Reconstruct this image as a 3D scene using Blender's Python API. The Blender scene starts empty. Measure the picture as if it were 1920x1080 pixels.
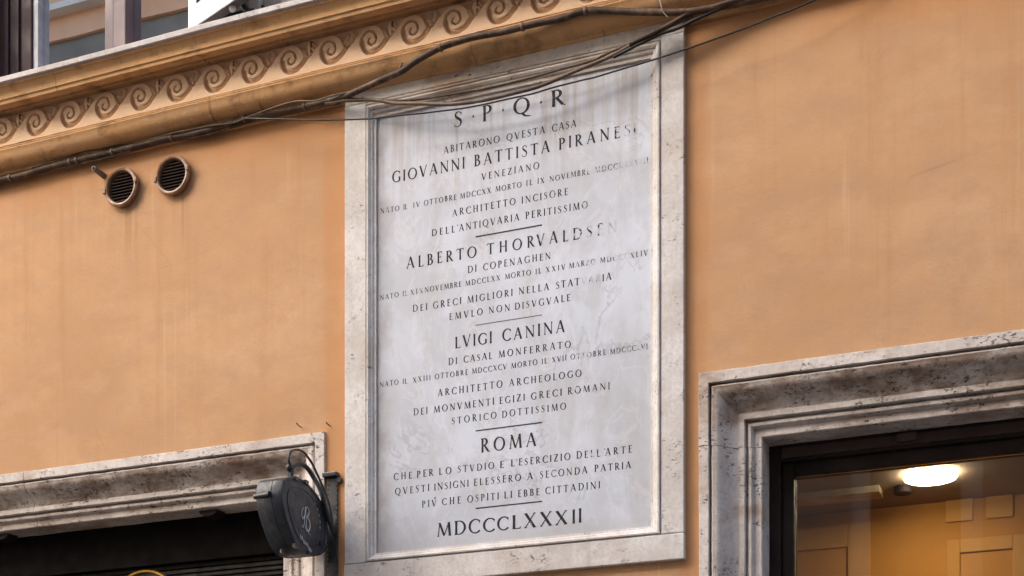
import bpy, bmesh, math, random
import numpy as np
from mathutils import Vector, Matrix, noise as mnoise
random.seed(7)
R = math.radians
S = bpy.context.scene
C = S.collection

# ------------------------------------------------------------------ camera, sky, sun, exposure
F_PX, THETA, CAM_D, CAM_H = 2841.0, math.atan(1140 / 2841), 5.57, 1.6
cam_d = bpy.data.cameras.new('camera')
cam = bpy.data.objects.new('camera', cam_d); C.objects.link(cam); S.camera = cam
cam.location = (0, -CAM_D, CAM_H)
cam.rotation_euler = (R(90), 0, THETA)
cam_d.sensor_width = 36.0; cam_d.lens = 36.0 * F_PX / 1920
cam_d.shift_y = (1705 - 540) / 1920
cam_d.clip_end = 300

W = bpy.data.worlds.new('World'); S.world = W; W.use_nodes = True
SUN_EL, SUN_AZ = 37, 222            # azimuth of the direction the light comes from (0 = +y, clockwise)
nt = W.node_tree; nt.nodes.clear()
sky = nt.nodes.new('ShaderNodeTexSky'); sky.sky_type = 'NISHITA'; sky.sun_disc = False
sky.sun_elevation = R(SUN_EL); sky.sun_rotation = R(SUN_AZ); sky.air_density = 1.3; sky.dust_density = 4.5; sky.ozone_density = 0.6
bg = nt.nodes.new('ShaderNodeBackground'); bg.inputs[1].default_value = 0.15
wo = nt.nodes.new('ShaderNodeOutputWorld')
nt.links.new(sky.outputs[0], bg.inputs[0]); nt.links.new(bg.outputs[0], wo.inputs[0])
sl = bpy.data.lights.new('sun', 'SUN'); sl.energy = 1.0; sl.angle = R(60); sl.color = (1.0, 0.985, 0.995)
so = bpy.data.objects.new('sun', sl); C.objects.link(so)
sd = Vector((math.sin(R(SUN_AZ)) * math.cos(R(SUN_EL)), math.cos(R(SUN_AZ)) * math.cos(R(SUN_EL)), math.sin(R(SUN_EL))))
so.rotation_euler = sd.to_track_quat('Z', 'Y').to_euler(); so.location = (-3, -4, 12)
vs = S.view_settings
vs.view_transform = 'Standard'; vs.look = 'None'; vs.exposure = 1.45; vs.gamma = 1.0; vs.use_curve_mapping = False
S.cycles.use_denoising = True
S.cycles.max_bounces = 7
S.cycles.sample_clamp_indirect = 6

def at(u, v, y=0.0):
    """the point of the plane at depth y that stands at pixel (u, v) of the photograph"""
    a = (u - 960) / F_PX
    dx = -math.sin(THETA) + a * math.cos(THETA); dy = math.cos(THETA) + a * math.sin(THETA)
    t = (CAM_D + y) / dy
    return (t * dx, y, CAM_H + t * (1705 - v) / F_PX)

# ------------------------------------------------------------------ helpers
def tag(o, label=None, cat=None, group=None, kind=None):
    if label: o['label'] = label
    if cat: o['category'] = cat
    if group: o['group'] = group
    if kind: o['kind'] = kind
    return o

def empty(name, loc, label, cat, group=None):
    o = bpy.data.objects.new(name, None); C.objects.link(o); o.location = loc; o.empty_display_size = 0.1
    return tag(o, label, cat, group)

class MB:
    def __init__(s): s.v = []; s.f = []
    def add(s, vs, fs):
        n = len(s.v); s.v += [tuple(p) for p in vs]; s.f += [tuple(i + n for i in f) for f in fs]
    def box(s, x0, x1, y0, y1, z0, z1):
        s.add([(x0,y0,z0),(x1,y0,z0),(x1,y1,z0),(x0,y1,z0),(x0,y0,z1),(x1,y0,z1),(x1,y1,z1),(x0,y1,z1)],
              [(0,3,2,1),(4,5,6,7),(0,1,5,4),(1,2,6,5),(2,3,7,6),(3,0,4,7)])
        return s
    def tube(s, pts, rad, n=10, cap=True, closed=False):
        pts = [Vector(p) for p in pts]; m = len(pts); base = len(s.v)
        up = None
        for i, p in enumerate(pts):
            if closed: d = pts[(i + 1) % m] - pts[i - 1]
            else: d = pts[min(i + 1, m - 1)] - pts[max(i - 1, 0)]
            d.normalize()
            if up is None:
                up = Vector((0, 0, 1)) if abs(d.z) < 0.9 else Vector((0, 1, 0))
            a = d.cross(up).normalized(); b = a.cross(d).normalized(); up = b
            r = rad[i] if isinstance(rad, (list, tuple)) else rad
            for k in range(n):
                t = 2 * math.pi * k / n
                s.v.append(tuple(p + a * (r * math.cos(t)) + b * (r * math.sin(t))))
        rings = m if closed else m - 1
        for i in range(rings):
            for k in range(n):
                i2 = (i + 1) % m
                s.f.append((base + i*n + k, base + i*n + (k+1) % n, base + i2*n + (k+1) % n, base + i2*n + k))
        if cap and not closed:
            s.f.append(tuple(base + k for k in range(n))[::-1]); s.f.append(tuple(base + (m-1)*n + k for k in range(n)))
        return s
    def prism(s, outline, axis, a0, a1):
        """outline of (p, q) pairs extruded along an axis: 'x' -> (y, z), 'y' -> (x, z)"""
        n = len(outline)
        if axis == 'x': mk = lambda p, a: (a, p[0], p[1])
        elif axis == 'y': mk = lambda p, a: (p[0], a, p[1])
        else: mk = lambda p, a: (p[0], p[1], a)
        s.add([mk(p, a0) for p in outline] + [mk(p, a1) for p in outline],
              [tuple(range(n))[::-1], tuple(range(n, 2*n))] + [(i, (i+1) % n, n + (i+1) % n, n + i) for i in range(n)])
        return s
    def strip(s, rows):
        """rows: list of equal-length point lists, skinned together"""
        n = len(rows[0]); b = len(s.v)
        for r in rows: s.v += [tuple(p) for p in r]
        for i in range(len(rows) - 1):
            for k in range(n - 1):
                s.f.append((b + i*n + k, b + i*n + k + 1, b + (i+1)*n + k + 1, b + (i+1)*n + k))
        return s
    def build(s, name, mat, parent=None, smooth=None, bevel=0, fixn=True):
        me = bpy.data.meshes.new(name); me.from_pydata(s.v, [], s.f)
        if fixn:
            bm = bmesh.new(); bm.from_mesh(me); bmesh.ops.recalc_face_normals(bm, faces=bm.faces); bm.to_mesh(me); bm.free()
        o = bpy.data.objects.new(name, me); C.objects.link(o)
        for m in (mat if isinstance(mat, (list, tuple)) else [mat]): me.materials.append(m)
        if smooth:
            me.polygons.foreach_set('use_smooth', [True] * len(me.polygons))
            me.set_sharp_from_angle(angle=R(smooth))
        if bevel:
            b = o.modifiers.new('bevel', 'BEVEL'); b.width = bevel; b.segments = 2; b.limit_method = 'ANGLE'; b.angle_limit = R(40)
        if parent:
            o.parent = parent
            if parent.type == 'EMPTY' or parent.parent: pass
            o.matrix_parent_inverse = world_of(parent).inverted()
        return o

def world_of(o):
    m = Matrix.LocRotScale(o.location, o.rotation_euler, o.scale)
    return world_of(o.parent) @ o.matrix_parent_inverse @ m if o.parent else m

def dup(o, parent, dx=0, dy=0, dz=0):
    c = o.copy(); C.objects.link(c); c.parent = parent
    c.location = (o.location.x + dx, o.location.y + dy, o.location.z + dz)
    return c

def smooth_path(pts, k=8):
    out = []
    P = [Vector(p) for p in pts]
    for i in range(len(P) - 1):
        p0 = P[max(i-1, 0)]; p1 = P[i]; p2 = P[i+1]; p3 = P[min(i+2, len(P)-1)]
        for j in range(k):
            t = j / k
            out.append(0.5 * ((2*p1) + (p2-p0)*t + (2*p0-5*p1+4*p2-p3)*t*t + (-p0+3*p1-3*p2+p3)*t**3))
    out.append(P[-1])
    return out

# ------------------------------------------------------------------ materials
class NT:
    def __init__(s, name):
        s.m = bpy.data.materials.new(name); s.m.use_nodes = True; s.t = s.m.node_tree; s.t.nodes.clear()
        s.out = s.t.nodes.new('ShaderNodeOutputMaterial'); s.b = s.t.nodes.new('ShaderNodeBsdfPrincipled')
        s.t.links.new(s.b.outputs[0], s.out.inputs[0])
        s.tc = s.t.nodes.new('ShaderNodeTexCoord').outputs['Object']
    def link(s, a, b): s.t.links.new(a, b)
    def setv(s, sock, v):
        if hasattr(v, 'is_linked'): s.link(v, sock)
        elif isinstance(v, (tuple, list)) and len(v) == 3 and sock.type == 'RGBA': sock.default_value = (*v, 1)
        else: sock.default_value = v
    def map(s, scale, loc=(0, 0, 0), vec=None):
        n = s.t.nodes.new('ShaderNodeMapping'); s.link(vec or s.tc, n.inputs[0])
        n.inputs['Scale'].default_value = scale; n.inputs['Location'].default_value = loc
        return n.outputs[0]
    def noise(s, scale, detail=4, rough=0.55, vec=None, dist=0.0):
        n = s.t.nodes.new('ShaderNodeTexNoise'); s.link(vec or s.tc, n.inputs['Vector'])
        n.inputs['Scale'].default_value = scale; n.inputs['Detail'].default_value = detail
        n.inputs['Roughness'].default_value = rough; n.inputs['Distortion'].default_value = dist
        return n.outputs[0]
    def voro(s, scale, vec=None, feat='F1', rnd=1.0):
        n = s.t.nodes.new('ShaderNodeTexVoronoi'); n.feature = feat; s.link(vec or s.tc, n.inputs['Vector'])
        n.inputs['Scale'].default_value = scale; n.inputs['Randomness'].default_value = rnd
        return n.outputs['Distance']
    def rng(s, v, a, b, c=0.0, d=1.0, smooth=True):
        n = s.t.nodes.new('ShaderNodeMapRange'); n.interpolation_type = 'SMOOTHSTEP' if smooth else 'LINEAR'
        s.link(v, n.inputs['Value'])
        for k, x in zip(('From Min', 'From Max', 'To Min', 'To Max'), (a, b, c, d)): s.setv(n.inputs[k], x)
        return n.outputs[0]
    def mix(s, f, a, b, mode='MIX'):
        n = s.t.nodes.new('ShaderNodeMix'); n.data_type = 'RGBA'; n.blend_type = mode
        s.setv(n.inputs[0], f); s.setv(n.inputs[6], a); s.setv(n.inputs[7], b)
        return n.outputs[2]
    def math(s, op, a, b=0.0):
        n = s.t.nodes.new('ShaderNodeMath'); n.operation = op; s.setv(n.inputs[0], a); s.setv(n.inputs[1], b)
        return n.outputs[0]
    def xyz(s):
        n = s.t.nodes.new('ShaderNodeSeparateXYZ'); s.link(s.tc, n.inputs[0]); return n.outputs
    def bump(s, h, strength=0.3, dist=0.005):
        n = s.t.nodes.new('ShaderNodeBump'); n.inputs['Strength'].default_value = strength; n.inputs['Distance'].default_value = dist
        s.link(h, n.inputs['Height']); s.link(n.outputs[0], s.b.inputs['Normal'])
    def fin(s, col, rough=0.8, metal=0.0, spec=0.3):
        s.setv(s.b.inputs['Base Color'], col); s.setv(s.b.inputs['Roughness'], rough)
        s.b.inputs['Metallic'].default_value = metal; s.b.inputs['Specular IOR Level'].default_value = spec
        return s.m

def plaster(name, ca, cb, cc, cornice=False):
    n = NT(name)
    x, y, z = n.xyz()
    big = n.rng(n.noise(0.8, 6, 0.62), 0.36, 0.64)
    col = n.mix(big, ca, cb)
    mot = n.rng(n.noise(4.5, 8, 0.7, n.map((1, 1, 1.5))), 0.38, 0.68)
    col = n.mix(n.math('MULTIPLY', mot, 0.8), col, cc)
    pat = n.rng(n.noise(2.1, 7, 0.66, n.map((1, 1, 1.8), (9, 2, 2))), 0.5, 0.66)
    col = n.mix(n.math('MULTIPLY', pat, 0.30), col, tuple(min(1, c * k) for c, k in zip(ca, (1.12, 1.2, 1.32))))
    grain = n.rng(n.noise(150, 3, 0.6), 0.3, 0.7)
    col = n.mix(n.math('MULTIPLY', grain, 0.10), col, tuple(c * 0.72 for c in ca))
    # runs of rain water: thin vertical lines, lighter and darker
    st = n.noise(1.0, 6, 0.66, n.map((34, 34, 0.8)))
    gate = n.rng(n.noise(1.0, 3, 0.55, n.map((1.9, 1.9, 0.8), (3, 0, 1))), 0.44, 0.62)
    pale = n.math('MULTIPLY', n.rng(st, 0.54, 0.74), gate)
    col = n.mix(n.math('MULTIPLY', pale, 0.5), col, tuple(min(1, c * k) for c, k in zip(ca, (1.2, 1.35, 1.55))))
    st2 = n.noise(1.0, 5, 0.64, n.map((15, 15, 0.55), (7, 2, 4)))
    col = n.mix(n.math('MULTIPLY', n.rng(st2, 0.5, 0.78), 0.5), col, tuple(c * k for c, k in zip(ca, (0.78, 0.68, 0.58))))
    if cornice:
        dk = n.rng(n.noise(1.0, 6, 0.64, n.map((9, 5, 16), (1, 5, 2))), 0.5, 0.72)
        col = n.mix(n.math('MULTIPLY', dk, 0.6), col, (0.15, 0.085, 0.04))
        rn = n.rng(n.noise(1.0, 3, 0.55, n.map((42, 4, 1.5), (9, 1, 0))), 0.65, 0.73)
        col = n.mix(n.math('MULTIPLY', rn, 0.55), col, (0.07, 0.05, 0.04))
        chip = n.math('MULTIPLY', n.rng(n.noise(48, 3, 0.6), 0.64, 0.67), n.rng(n.noise(5, 2), 0.5, 0.6))
        col = n.mix(n.math('MULTIPLY', chip, 0.6), col, (0.62, 0.50, 0.38))
    else:
        # deeper ochre under the cornice and in the strips beside the plaque
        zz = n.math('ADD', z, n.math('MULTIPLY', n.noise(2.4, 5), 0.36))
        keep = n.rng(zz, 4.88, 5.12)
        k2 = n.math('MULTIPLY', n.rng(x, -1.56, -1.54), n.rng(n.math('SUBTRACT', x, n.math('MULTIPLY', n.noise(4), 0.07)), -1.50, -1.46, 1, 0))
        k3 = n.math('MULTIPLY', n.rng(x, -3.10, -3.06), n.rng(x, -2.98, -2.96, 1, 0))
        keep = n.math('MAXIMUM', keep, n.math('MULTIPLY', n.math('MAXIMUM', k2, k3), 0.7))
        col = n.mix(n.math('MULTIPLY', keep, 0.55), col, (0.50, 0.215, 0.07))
        # rusty tears that have run down from the two vents and the stub pipe
        tears = None
        for vx, vz, w in ((-4.05, 4.70, 0.055), (-3.79, 4.71, 0.055), (-4.187, 4.86, 0.012)):
            t1 = n.math('MULTIPLY', n.rng(n.math('ABSOLUTE', n.math('SUBTRACT', x, vx)), w, w * 0.3), n.rng(z, vz - 0.34, vz))
            t1 = n.math('MULTIPLY', t1, n.rng(z, vz + 0.02, vz))
            tears = t1 if tears is None else n.math('MAXIMUM', tears, t1)
        tears = n.math('MULTIPLY', tears, n.rng(n.noise(1.0, 4, 0.6, n.map((60, 60, 1.6), (1, 4, 2))), 0.42, 0.66))
        col = n.mix(n.math('MULTIPLY', tears, 0.5), col, (0.27, 0.135, 0.065))
        # a paler repair and a scratched band
        rep = n.math('MULTIPLY', n.rng(n.noise(0.9, 2, 0.4, n.map((1, 1, 2.2), (5, 8, 1))), 0.56, 0.68), n.rng(n.noise(9, 5, 0.7), 0.35, 0.6))
        col = n.mix(n.math('MULTIPLY', rep, 0.16), col, (0.66, 0.45, 0.29))
        sc = n.voro(1.3, n.map((1, 1, 1.6)), 'DISTANCE_TO_EDGE')
        crack = n.math('MULTIPLY', n.rng(sc, 0.0, 0.004, 1, 0), n.rng(n.noise(1.7), 0.56, 0.64))
        col = n.mix(n.math('MULTIPLY', crack, 0.2), col, (0.2, 0.1, 0.05))
        spots = n.math('MULTIPLY', n.rng(n.voro(26), 0.0, 0.05, 1, 0), n.rng(n.noise(3.1), 0.6, 0.7))
        col = n.mix(n.math('MULTIPLY', spots, 0.6), col, (0.22, 0.13, 0.08))
    h = n.math('ADD', n.noise(90, 4, 0.6), n.math('MULTIPLY', n.noise(7, 4), 2.2))
    h = n.math('ADD', h, n.math('MULTIPLY', st, 0.8))
    n.bump(h, 0.28, 0.005)
    return n.fin(col, n.rng(n.noise(5), 0.3, 0.7, 0.78, 0.92), spec=0.22)

def travertine(name, base, stain, amount=0.6, dark=0.8, pd=0.0):
    n = NT(name)
    col = n.mix(n.rng(n.noise(3.2, 6, 0.62), 0.35, 0.68), base, tuple(c * k for c, k in zip(base, (0.78, 0.75, 0.73))))
    col = n.mix(n.math('MULTIPLY', n.rng(n.noise(16, 5, 0.7), 0.42, 0.66), 0.42), col, tuple(c * k for c, k in zip(base, (0.68, 0.62, 0.57))))
    col = n.mix(n.math('MULTIPLY', n.rng(n.noise(70, 3, 0.6), 0.45, 0.6), 0.28), col, tuple(c * 0.6 for c in base))
    # warm brown staining in large patches
    s1 = n.rng(n.noise(2.6, 6, 0.68, n.map((1, 1, 1.5), (4, 3, 2))), 0.5, 0.68)
    col = n.mix(n.math('MULTIPLY', s1, amount), col, stain)
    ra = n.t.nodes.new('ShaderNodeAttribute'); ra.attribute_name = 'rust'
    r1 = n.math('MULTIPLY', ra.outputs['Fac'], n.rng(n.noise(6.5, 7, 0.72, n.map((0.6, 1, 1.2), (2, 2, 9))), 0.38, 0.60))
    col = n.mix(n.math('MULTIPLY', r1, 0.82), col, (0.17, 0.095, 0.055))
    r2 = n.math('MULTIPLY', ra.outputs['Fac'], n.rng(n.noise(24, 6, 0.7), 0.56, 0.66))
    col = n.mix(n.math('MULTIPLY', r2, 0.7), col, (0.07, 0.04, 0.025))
    run = n.rng(n.noise(1.0, 5, 0.62, n.map((24, 24, 2.0), (2, 2, 5))), 0.52, 0.75)
    col = n.mix(n.math('MULTIPLY', run, 0.35), col, tuple(c * 0.5 for c in base))
    # pits, black and clustered
    pv = n.map((1, 1, 1.7))
    cl = n.rng(n.noise(7, 5, 0.65, n.map((1, 1, 1), (8, 8, 1))), 0.51 - pd * 2, 0.64 - pd * 2)
    pit = n.math('MULTIPLY', n.rng(n.noise(62, 5, 0.66, pv), 0.575 - pd, 0.64 - pd), cl)
    cl2 = n.rng(n.noise(4.2, 3, 0.6, n.map((1, 1, 1), (1, 6, 3))), 0.5, 0.6)
    pit2 = n.math('MULTIPLY', n.rng(n.noise(26, 5, 0.75, pv), 0.61 - pd, 0.66 - pd), cl2)
    pit = n.math('MAXIMUM', pit, pit2)
    col = n.mix(n.math('MULTIPLY', pit, dark), col, (0.05, 0.038, 0.032))
    h = n.math('SUBTRACT', n.math('ADD', n.noise(28, 5, 0.6), n.math('MULTIPLY', n.noise(110, 2), 0.3)), n.math('MULTIPLY', pit, 1.6))
    n.bump(h, 0.55, 0.004)
    return n.fin(col, 0.72, spec=0.3)

def marble_colour(n):
    base = n.mix(n.rng(n.noise(2.4, 5, 0.6, dist=0.5), 0.36, 0.66), (0.565, 0.61, 0.71), (0.465, 0.495, 0.565))
    base = n.mix(n.math('MULTIPLY', n.rng(n.noise(8, 6, 0.65, n.map((1.3, 1, 0.8), (3, 1, 8)), 0.6), 0.45, 0.7), 0.55), base, (0.43, 0.435, 0.47))
    cloud = n.rng(n.noise(1.0, 5, 0.6, n.map((5.0, 5, 1.3), (6, 6, 0))), 0.5, 0.7)
    base = n.mix(n.math('MULTIPLY', cloud, 0.5), base, (0.41, 0.41, 0.425))
    vein = n.math('ABSOLUTE', n.math('SUBTRACT', n.noise(3.1, 8, 0.62, n.map((1, 1, 0.7), (5, 2, 2)), 1.0), 0.5))
    base = n.mix(n.math('MULTIPLY', n.rng(vein, 0.0, 0.014, 1, 0), n.math('MULTIPLY', n.rng(n.noise(2.2), 0.48, 0.6), 0.4)), base, (0.26, 0.25, 0.28))
    vein2 = n.math('ABSOLUTE', n.math('SUBTRACT', n.noise(5.0, 6, 0.6, n.map((1, 1, 0.5), (1, 7, 4)), 0.8), 0.5))
    base = n.mix(n.math('MULTIPLY', n.rng(vein2, 0.0, 0.02, 1, 0), 0.25), base, (0.70, 0.69, 0.74))
    # run-off from the top edge and grime that has settled along the left edge
    x, y, z = n.xyz()
    run = n.rng(n.noise(1.0, 5, 0.6, n.map((20, 20, 0.9), (1, 1, 2))), 0.44, 0.68)
    topm = n.rng(n.math('ADD', z, n.math('MULTIPLY', n.noise(5), 0.35)), 4.45, 5.0)
    base = n.mix(n.math('MULTIPLY', n.math('MULTIPLY', run, topm), 0.7), base, (0.33, 0.28, 0.255))
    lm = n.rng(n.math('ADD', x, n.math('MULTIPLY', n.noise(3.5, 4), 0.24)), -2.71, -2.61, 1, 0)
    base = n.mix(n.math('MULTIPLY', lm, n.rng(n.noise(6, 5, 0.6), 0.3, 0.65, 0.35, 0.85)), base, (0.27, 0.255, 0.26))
    bm_ = n.rng(n.math('SUBTRACT', z, n.math('MULTIPLY', n.noise(7, 4), 0.14)), 2.99, 3.08, 1, 0)
    base = n.mix(n.math('MULTIPLY', bm_, 0.4), base, (0.36, 0.345, 0.33))
    sp = n.math('MULTIPLY', n.rng(n.voro(30), 0.0, 0.06, 1, 0), n.rng(n.noise(5.5), 0.6, 0.68))
    return n.mix(n.math('MULTIPLY', sp, 0.6), base, (0.15, 0.13, 0.14))

def marble():
    n = NT('panel_marble'); col = marble_colour(n)
    n.bump(n.noise(20, 5), 0.12, 0.003)
    return n.fin(col, n.rng(n.noise(8), 0.3, 0.7, 0.45, 0.65), spec=0.4)

def letter_paint():
    n = NT('letter_paint'); col = marble_colour(n)
    at_ = n.t.nodes.new('ShaderNodeAttribute'); at_.attribute_name = 'wear'
    w = n.noise(55, 5, 0.72, n.map((1, 1, 1), (3, 0, 9)))
    hi = n.math('ADD', at_.outputs['Fac'], 0.09)
    keep = n.rng(w, at_.outputs['Fac'], hi)
    dark = n.mix(n.rng(n.noise(140, 2), 0.35, 0.65), (0.012, 0.011, 0.013), (0.04, 0.037, 0.042))
    carved = n.mix(0.2, col, (0.16, 0.15, 0.16))
    return n.fin(n.mix(keep, carved, dark), 0.7, spec=0.2)

def simple(name, c, rough=0.6, metal=0.0, spec=0.4, vary=0.25, sc=12, dirt=None):
    n = NT(name)
    col = n.mix(n.rng(n.noise(sc, 5, 0.6), 0.35, 0.65), c, tuple(k * (1 - vary) for k in c))
    if dirt: col = n.mix(n.math('MULTIPLY', n.rng(n.noise(sc * 2.5, 5, 0.7, n.map((1, 1, 0.6), (4, 4, 4))), 0.5, 0.66), 0.7), col, dirt)
    n.bump(n.noise(sc * 8, 3), 0.15, 0.002)
    return n.fin(col, n.rng(n.noise(sc * 1.7), 0.3, 0.7, max(0.05, rough - 0.12), min(1, rough + 0.12)), metal, spec)

def glass(name, refl, tint=(1, 1, 1), rough=0.0, wave=0.0):
    n = NT(name); t = n.t
    g = t.nodes.new('ShaderNodeBsdfGlossy'); g.inputs['Color'].default_value = (*tint, 1); g.inputs['Roughness'].default_value = rough
    tr = t.nodes.new('ShaderNodeBsdfTransparent'); tr.inputs['Color'].default_value = (0.9, 0.9, 0.88, 1)
    fr = t.nodes.new('ShaderNodeFresnel'); fr.inputs['IOR'].default_value = 1.52
    f = n.math('ADD', fr.outputs[0], refl)
    mx = t.nodes.new('ShaderNodeMixShader'); n.link(f, mx.inputs[0]); n.link(tr.outputs[0], mx.inputs[1]); n.link(g.outputs[0], mx.inputs[2])
    if wave:
        b = t.nodes.new('ShaderNodeBump'); b.inputs['Strength'].default_value = wave; b.inputs['Distance'].default_value = 0.01
        n.link(n.noise(2.0, 1), b.inputs['Height']); n.link(b.outputs[0], g.inputs['Normal'])
    n.link(mx.outputs[0], n.out.inputs[0])
    return n.m

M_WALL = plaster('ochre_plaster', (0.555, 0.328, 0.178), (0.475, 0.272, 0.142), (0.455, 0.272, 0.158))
M_CORN = plaster('cornice_plaster', (0.64, 0.375, 0.175), (0.55, 0.305, 0.135), (0.54, 0.33, 0.18), True)
M_FRIE = plaster('frieze_plaster', (0.82, 0.59, 0.39), (0.76, 0.53, 0.34), (0.70, 0.49, 0.33))
M_SILL = travertine('sill_travertine', (0.70, 0.67, 0.67), (0.46, 0.38, 0.33), 0.3, 0.5)
M_PLFR = travertine('plaque_frame_travertine', (0.70, 0.68, 0.675), (0.50, 0.42, 0.37), 0.45, 0.7)
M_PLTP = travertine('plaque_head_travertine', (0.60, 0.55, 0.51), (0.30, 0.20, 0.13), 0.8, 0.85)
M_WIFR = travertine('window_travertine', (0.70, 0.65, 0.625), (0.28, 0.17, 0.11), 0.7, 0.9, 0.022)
M_MARB = marble(); M_LETT = letter_paint()
M_COND = simple('painted_conduit', (0.095, 0.058, 0.038), 0.62, spec=0.3, vary=0.5, sc=8, dirt=(0.19, 0.12, 0.075))
M_TIE = simple('conduit_clip', (0.22, 0.14, 0.09), 0.6, vary=0.4)
M_CABL = simple('brown_cable', (0.16, 0.105, 0.07), 0.6, vary=0.5, sc=5, dirt=(0.27, 0.19, 0.13))
M_BLKC = simple('black_cable', (0.012, 0.012, 0.013), 0.45)
M_IRON = simple('black_iron', (0.016, 0.018, 0.024), 0.42, spec=0.6, vary=0.4, sc=16, dirt=(0.045, 0.05, 0.062))
M_DRUM = simple('sign_drum_metal', (0.020, 0.026, 0.040), 0.5, spec=0.6, vary=0.35, sc=14, dirt=(0.05, 0.058, 0.075))
M_RUST = simple('vent_painted_copper', (0.36, 0.19, 0.10), 0.36, spec=0.5, vary=0.4, sc=22, dirt=(0.12, 0.07, 0.045))
M_VOID = simple('dark_void', (0.006, 0.005, 0.005), 0.9, spec=0.05)
M_PURP = simple('plum_brown_wood', (0.035, 0.018, 0.024), 0.6, spec=0.25, vary=0.3, sc=5)
M_PURL = simple('mauve_wood', (0.12, 0.08, 0.095), 0.45, vary=0.2, sc=5)
M_DKFR = simple('dark_bronze_frame', (0.022, 0.013, 0.011), 0.6, spec=0.25, vary=0.3, sc=8)
M_SHUT = simple('white_shutter_paint', (0.66, 0.67, 0.71), 0.5, vary=0.12, sc=9, dirt=(0.40, 0.39, 0.40))
M_SHUD = simple('shutter_edge', (0.05, 0.04, 0.042), 0.6)
M_SLAT = simple('roller_shutter_brown', (0.009, 0.006, 0.005), 0.7, spec=0.2)
M_GOLD = simple('brass_rim', (0.62, 0.34, 0.06), 0.35, 0.6, vary=0.3)
M_CREM = simple('cream_paint', (0.62, 0.62, 0.62), 0.6, vary=0.2)
M_INT = simple('interior_orange', (0.60, 0.27, 0.055), 0.85, vary=0.12, sc=2)
M_INTP = simple('interior_pale_panel', (0.63, 0.32, 0.085), 0.8, vary=0.1, sc=3)
M_INTC = simple('interior_ceiling_brown', (0.32, 0.24, 0.165), 0.8, vary=0.15, sc=2)
M_OPPO = simple('facing_orange_plaster', (0.84, 0.52, 0.34), 0.85, vary=0.15, sc=1.1)
M_OPPL = simple('facing_cream_plaster', (0.60, 0.52, 0.44), 0.85, vary=0.2, sc=1.4)
M_OPPG = simple('facing_shade_grey', (0.24, 0.225, 0.20), 0.85, vary=0.2, sc=1.4)
M_OPPW = simple('facing_white_stone', (0.75, 0.73, 0.68), 0.8, vary=0.12, sc=2)
M_STRE = simple('street_basalt', (0.12, 0.112, 0.105), 0.7, vary=0.35, sc=5)
M_GLUP = glass('old_window_glass', 0.80, (0.97, 0.98, 1.0), 0.0, 0.03)
M_GLSH = glass('shop_glass', 0.0)

M_LOUV = simple('vent_louvre', (0.075, 0.05, 0.042), 0.5)
# ------------------------------------------------------------------ ground and the two buildings of the street
MB().box(-40, 30, -60, 60, -0.3, 0.0).build('street', M_STRE); tag(bpy.data.objects['street'], kind='structure')

X0, X1, ZT = -9.0, 5.0, 12.5
bld = empty('building', (-2.5, 0.3, 0), 'ochre plastered facade with carved wave cornice and stone framed openings', 'building')
# openings: (x0, x1, z0, z1)
OPEN_L = (-6.15, -3.090, 0.0, 3.570)
OPEN_R = (-1.455, 1.56, 0.0, 3.602)
OPEN_U = (-4.86, -3.52, 5.262, 7.4)
m = MB()
xs = sorted({X0, X1, OPEN_L[0], OPEN_L[1], OPEN_R[0], OPEN_R[1], OPEN_U[0], OPEN_U[1]})
zs = sorted({0.0, ZT, 3.570, 3.602, 5.262, 7.4})
def hole(x, z): return any(a < x < b and c < z < d for a, b, c, d in (OPEN_L, OPEN_R, OPEN_U))
T = 0.45
for i in range(len(xs) - 1):
    for j in range(len(zs) - 1):
        a, b, c, d = xs[i], xs[i+1], zs[j], zs[j+1]; cx, cz = (a+b)/2, (c+d)/2
        if hole(cx, cz): continue
        m.add([(a,0,c),(b,0,c),(b,0,d),(a,0,d)], [(0,1,2,3)])
        m.add([(a,T,c),(b,T,c),(b,T,d),(a,T,d)], [(3,2,1,0)])
        if hole(cx, (zs[j-1]+zs[j])/2 if j else -1): m.add([(a,0,c),(b,0,c),(b,T,c),(a,T,c)], [(3,2,1,0)])
        if j < len(zs)-2 and hole(cx, (zs[j+1]+zs[j+2])/2): m.add([(a,0,d),(b,0,d),(b,T,d),(a,T,d)], [(0,1,2,3)])
        if i and hole((xs[i-1]+xs[i])/2, cz): m.add([(a,0,c),(a,T,c),(a,T,d),(a,0,d)], [(0,1,2,3)])
        if i < len(xs)-2 and hole((xs[i+1]+xs[i+2])/2, cz): m.add([(b,0,c),(b,T,c),(b,T,d),(b,0,d)], [(3,2,1,0)])
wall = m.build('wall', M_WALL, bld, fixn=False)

# --- cornice: profile (y, z) swept along x, turned by a hair as the old building is
CX = -3.8
def prof_arc(y0, z0, y1, z1, bulge, n=6):
    out = []
    for i in range(n + 1):
        t = i / n; dy, dz = y1 - y0, z1 - z0; L = math.hypot(dy, dz); s_ = math.sin(math.pi * t) * bulge
        out.append((y0 + dy*t + dz/L*s_*-1, z0 + dz*t + dy/L*s_))
    return out
def sweep_x(prof, x0, x1, n=50):
    m = MB(); rows = []
    for i in range(n + 1):
        x = x0 + (x1 - x0) * i / n
        rows.append([(x, y + 0.0012*math.sin(x*5.1+z*40), z + 0.0012*math.sin(x*3.3) + (x-CX)*0.006) for y, z in prof])
    return m.strip(rows)
low = [(0.02, 4.930), (-0.016, 4.930), (-0.018, 4.945), (-0.030, 4.950), (-0.034, 4.958)] + \
      prof_arc(-0.038, 4.960, -0.098, 5.012, 0.016, 7) + [(-0.102, 5.018), (-0.102, 5.024), (-0.086, 5.026), (-0.086, 5.029),
      (-0.097, 5.030), (-0.097, 5.035), (-0.084, 5.037), (-0.084, 5.040), (-0.092, 5.041), (-0.06, 5.0412)]
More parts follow.
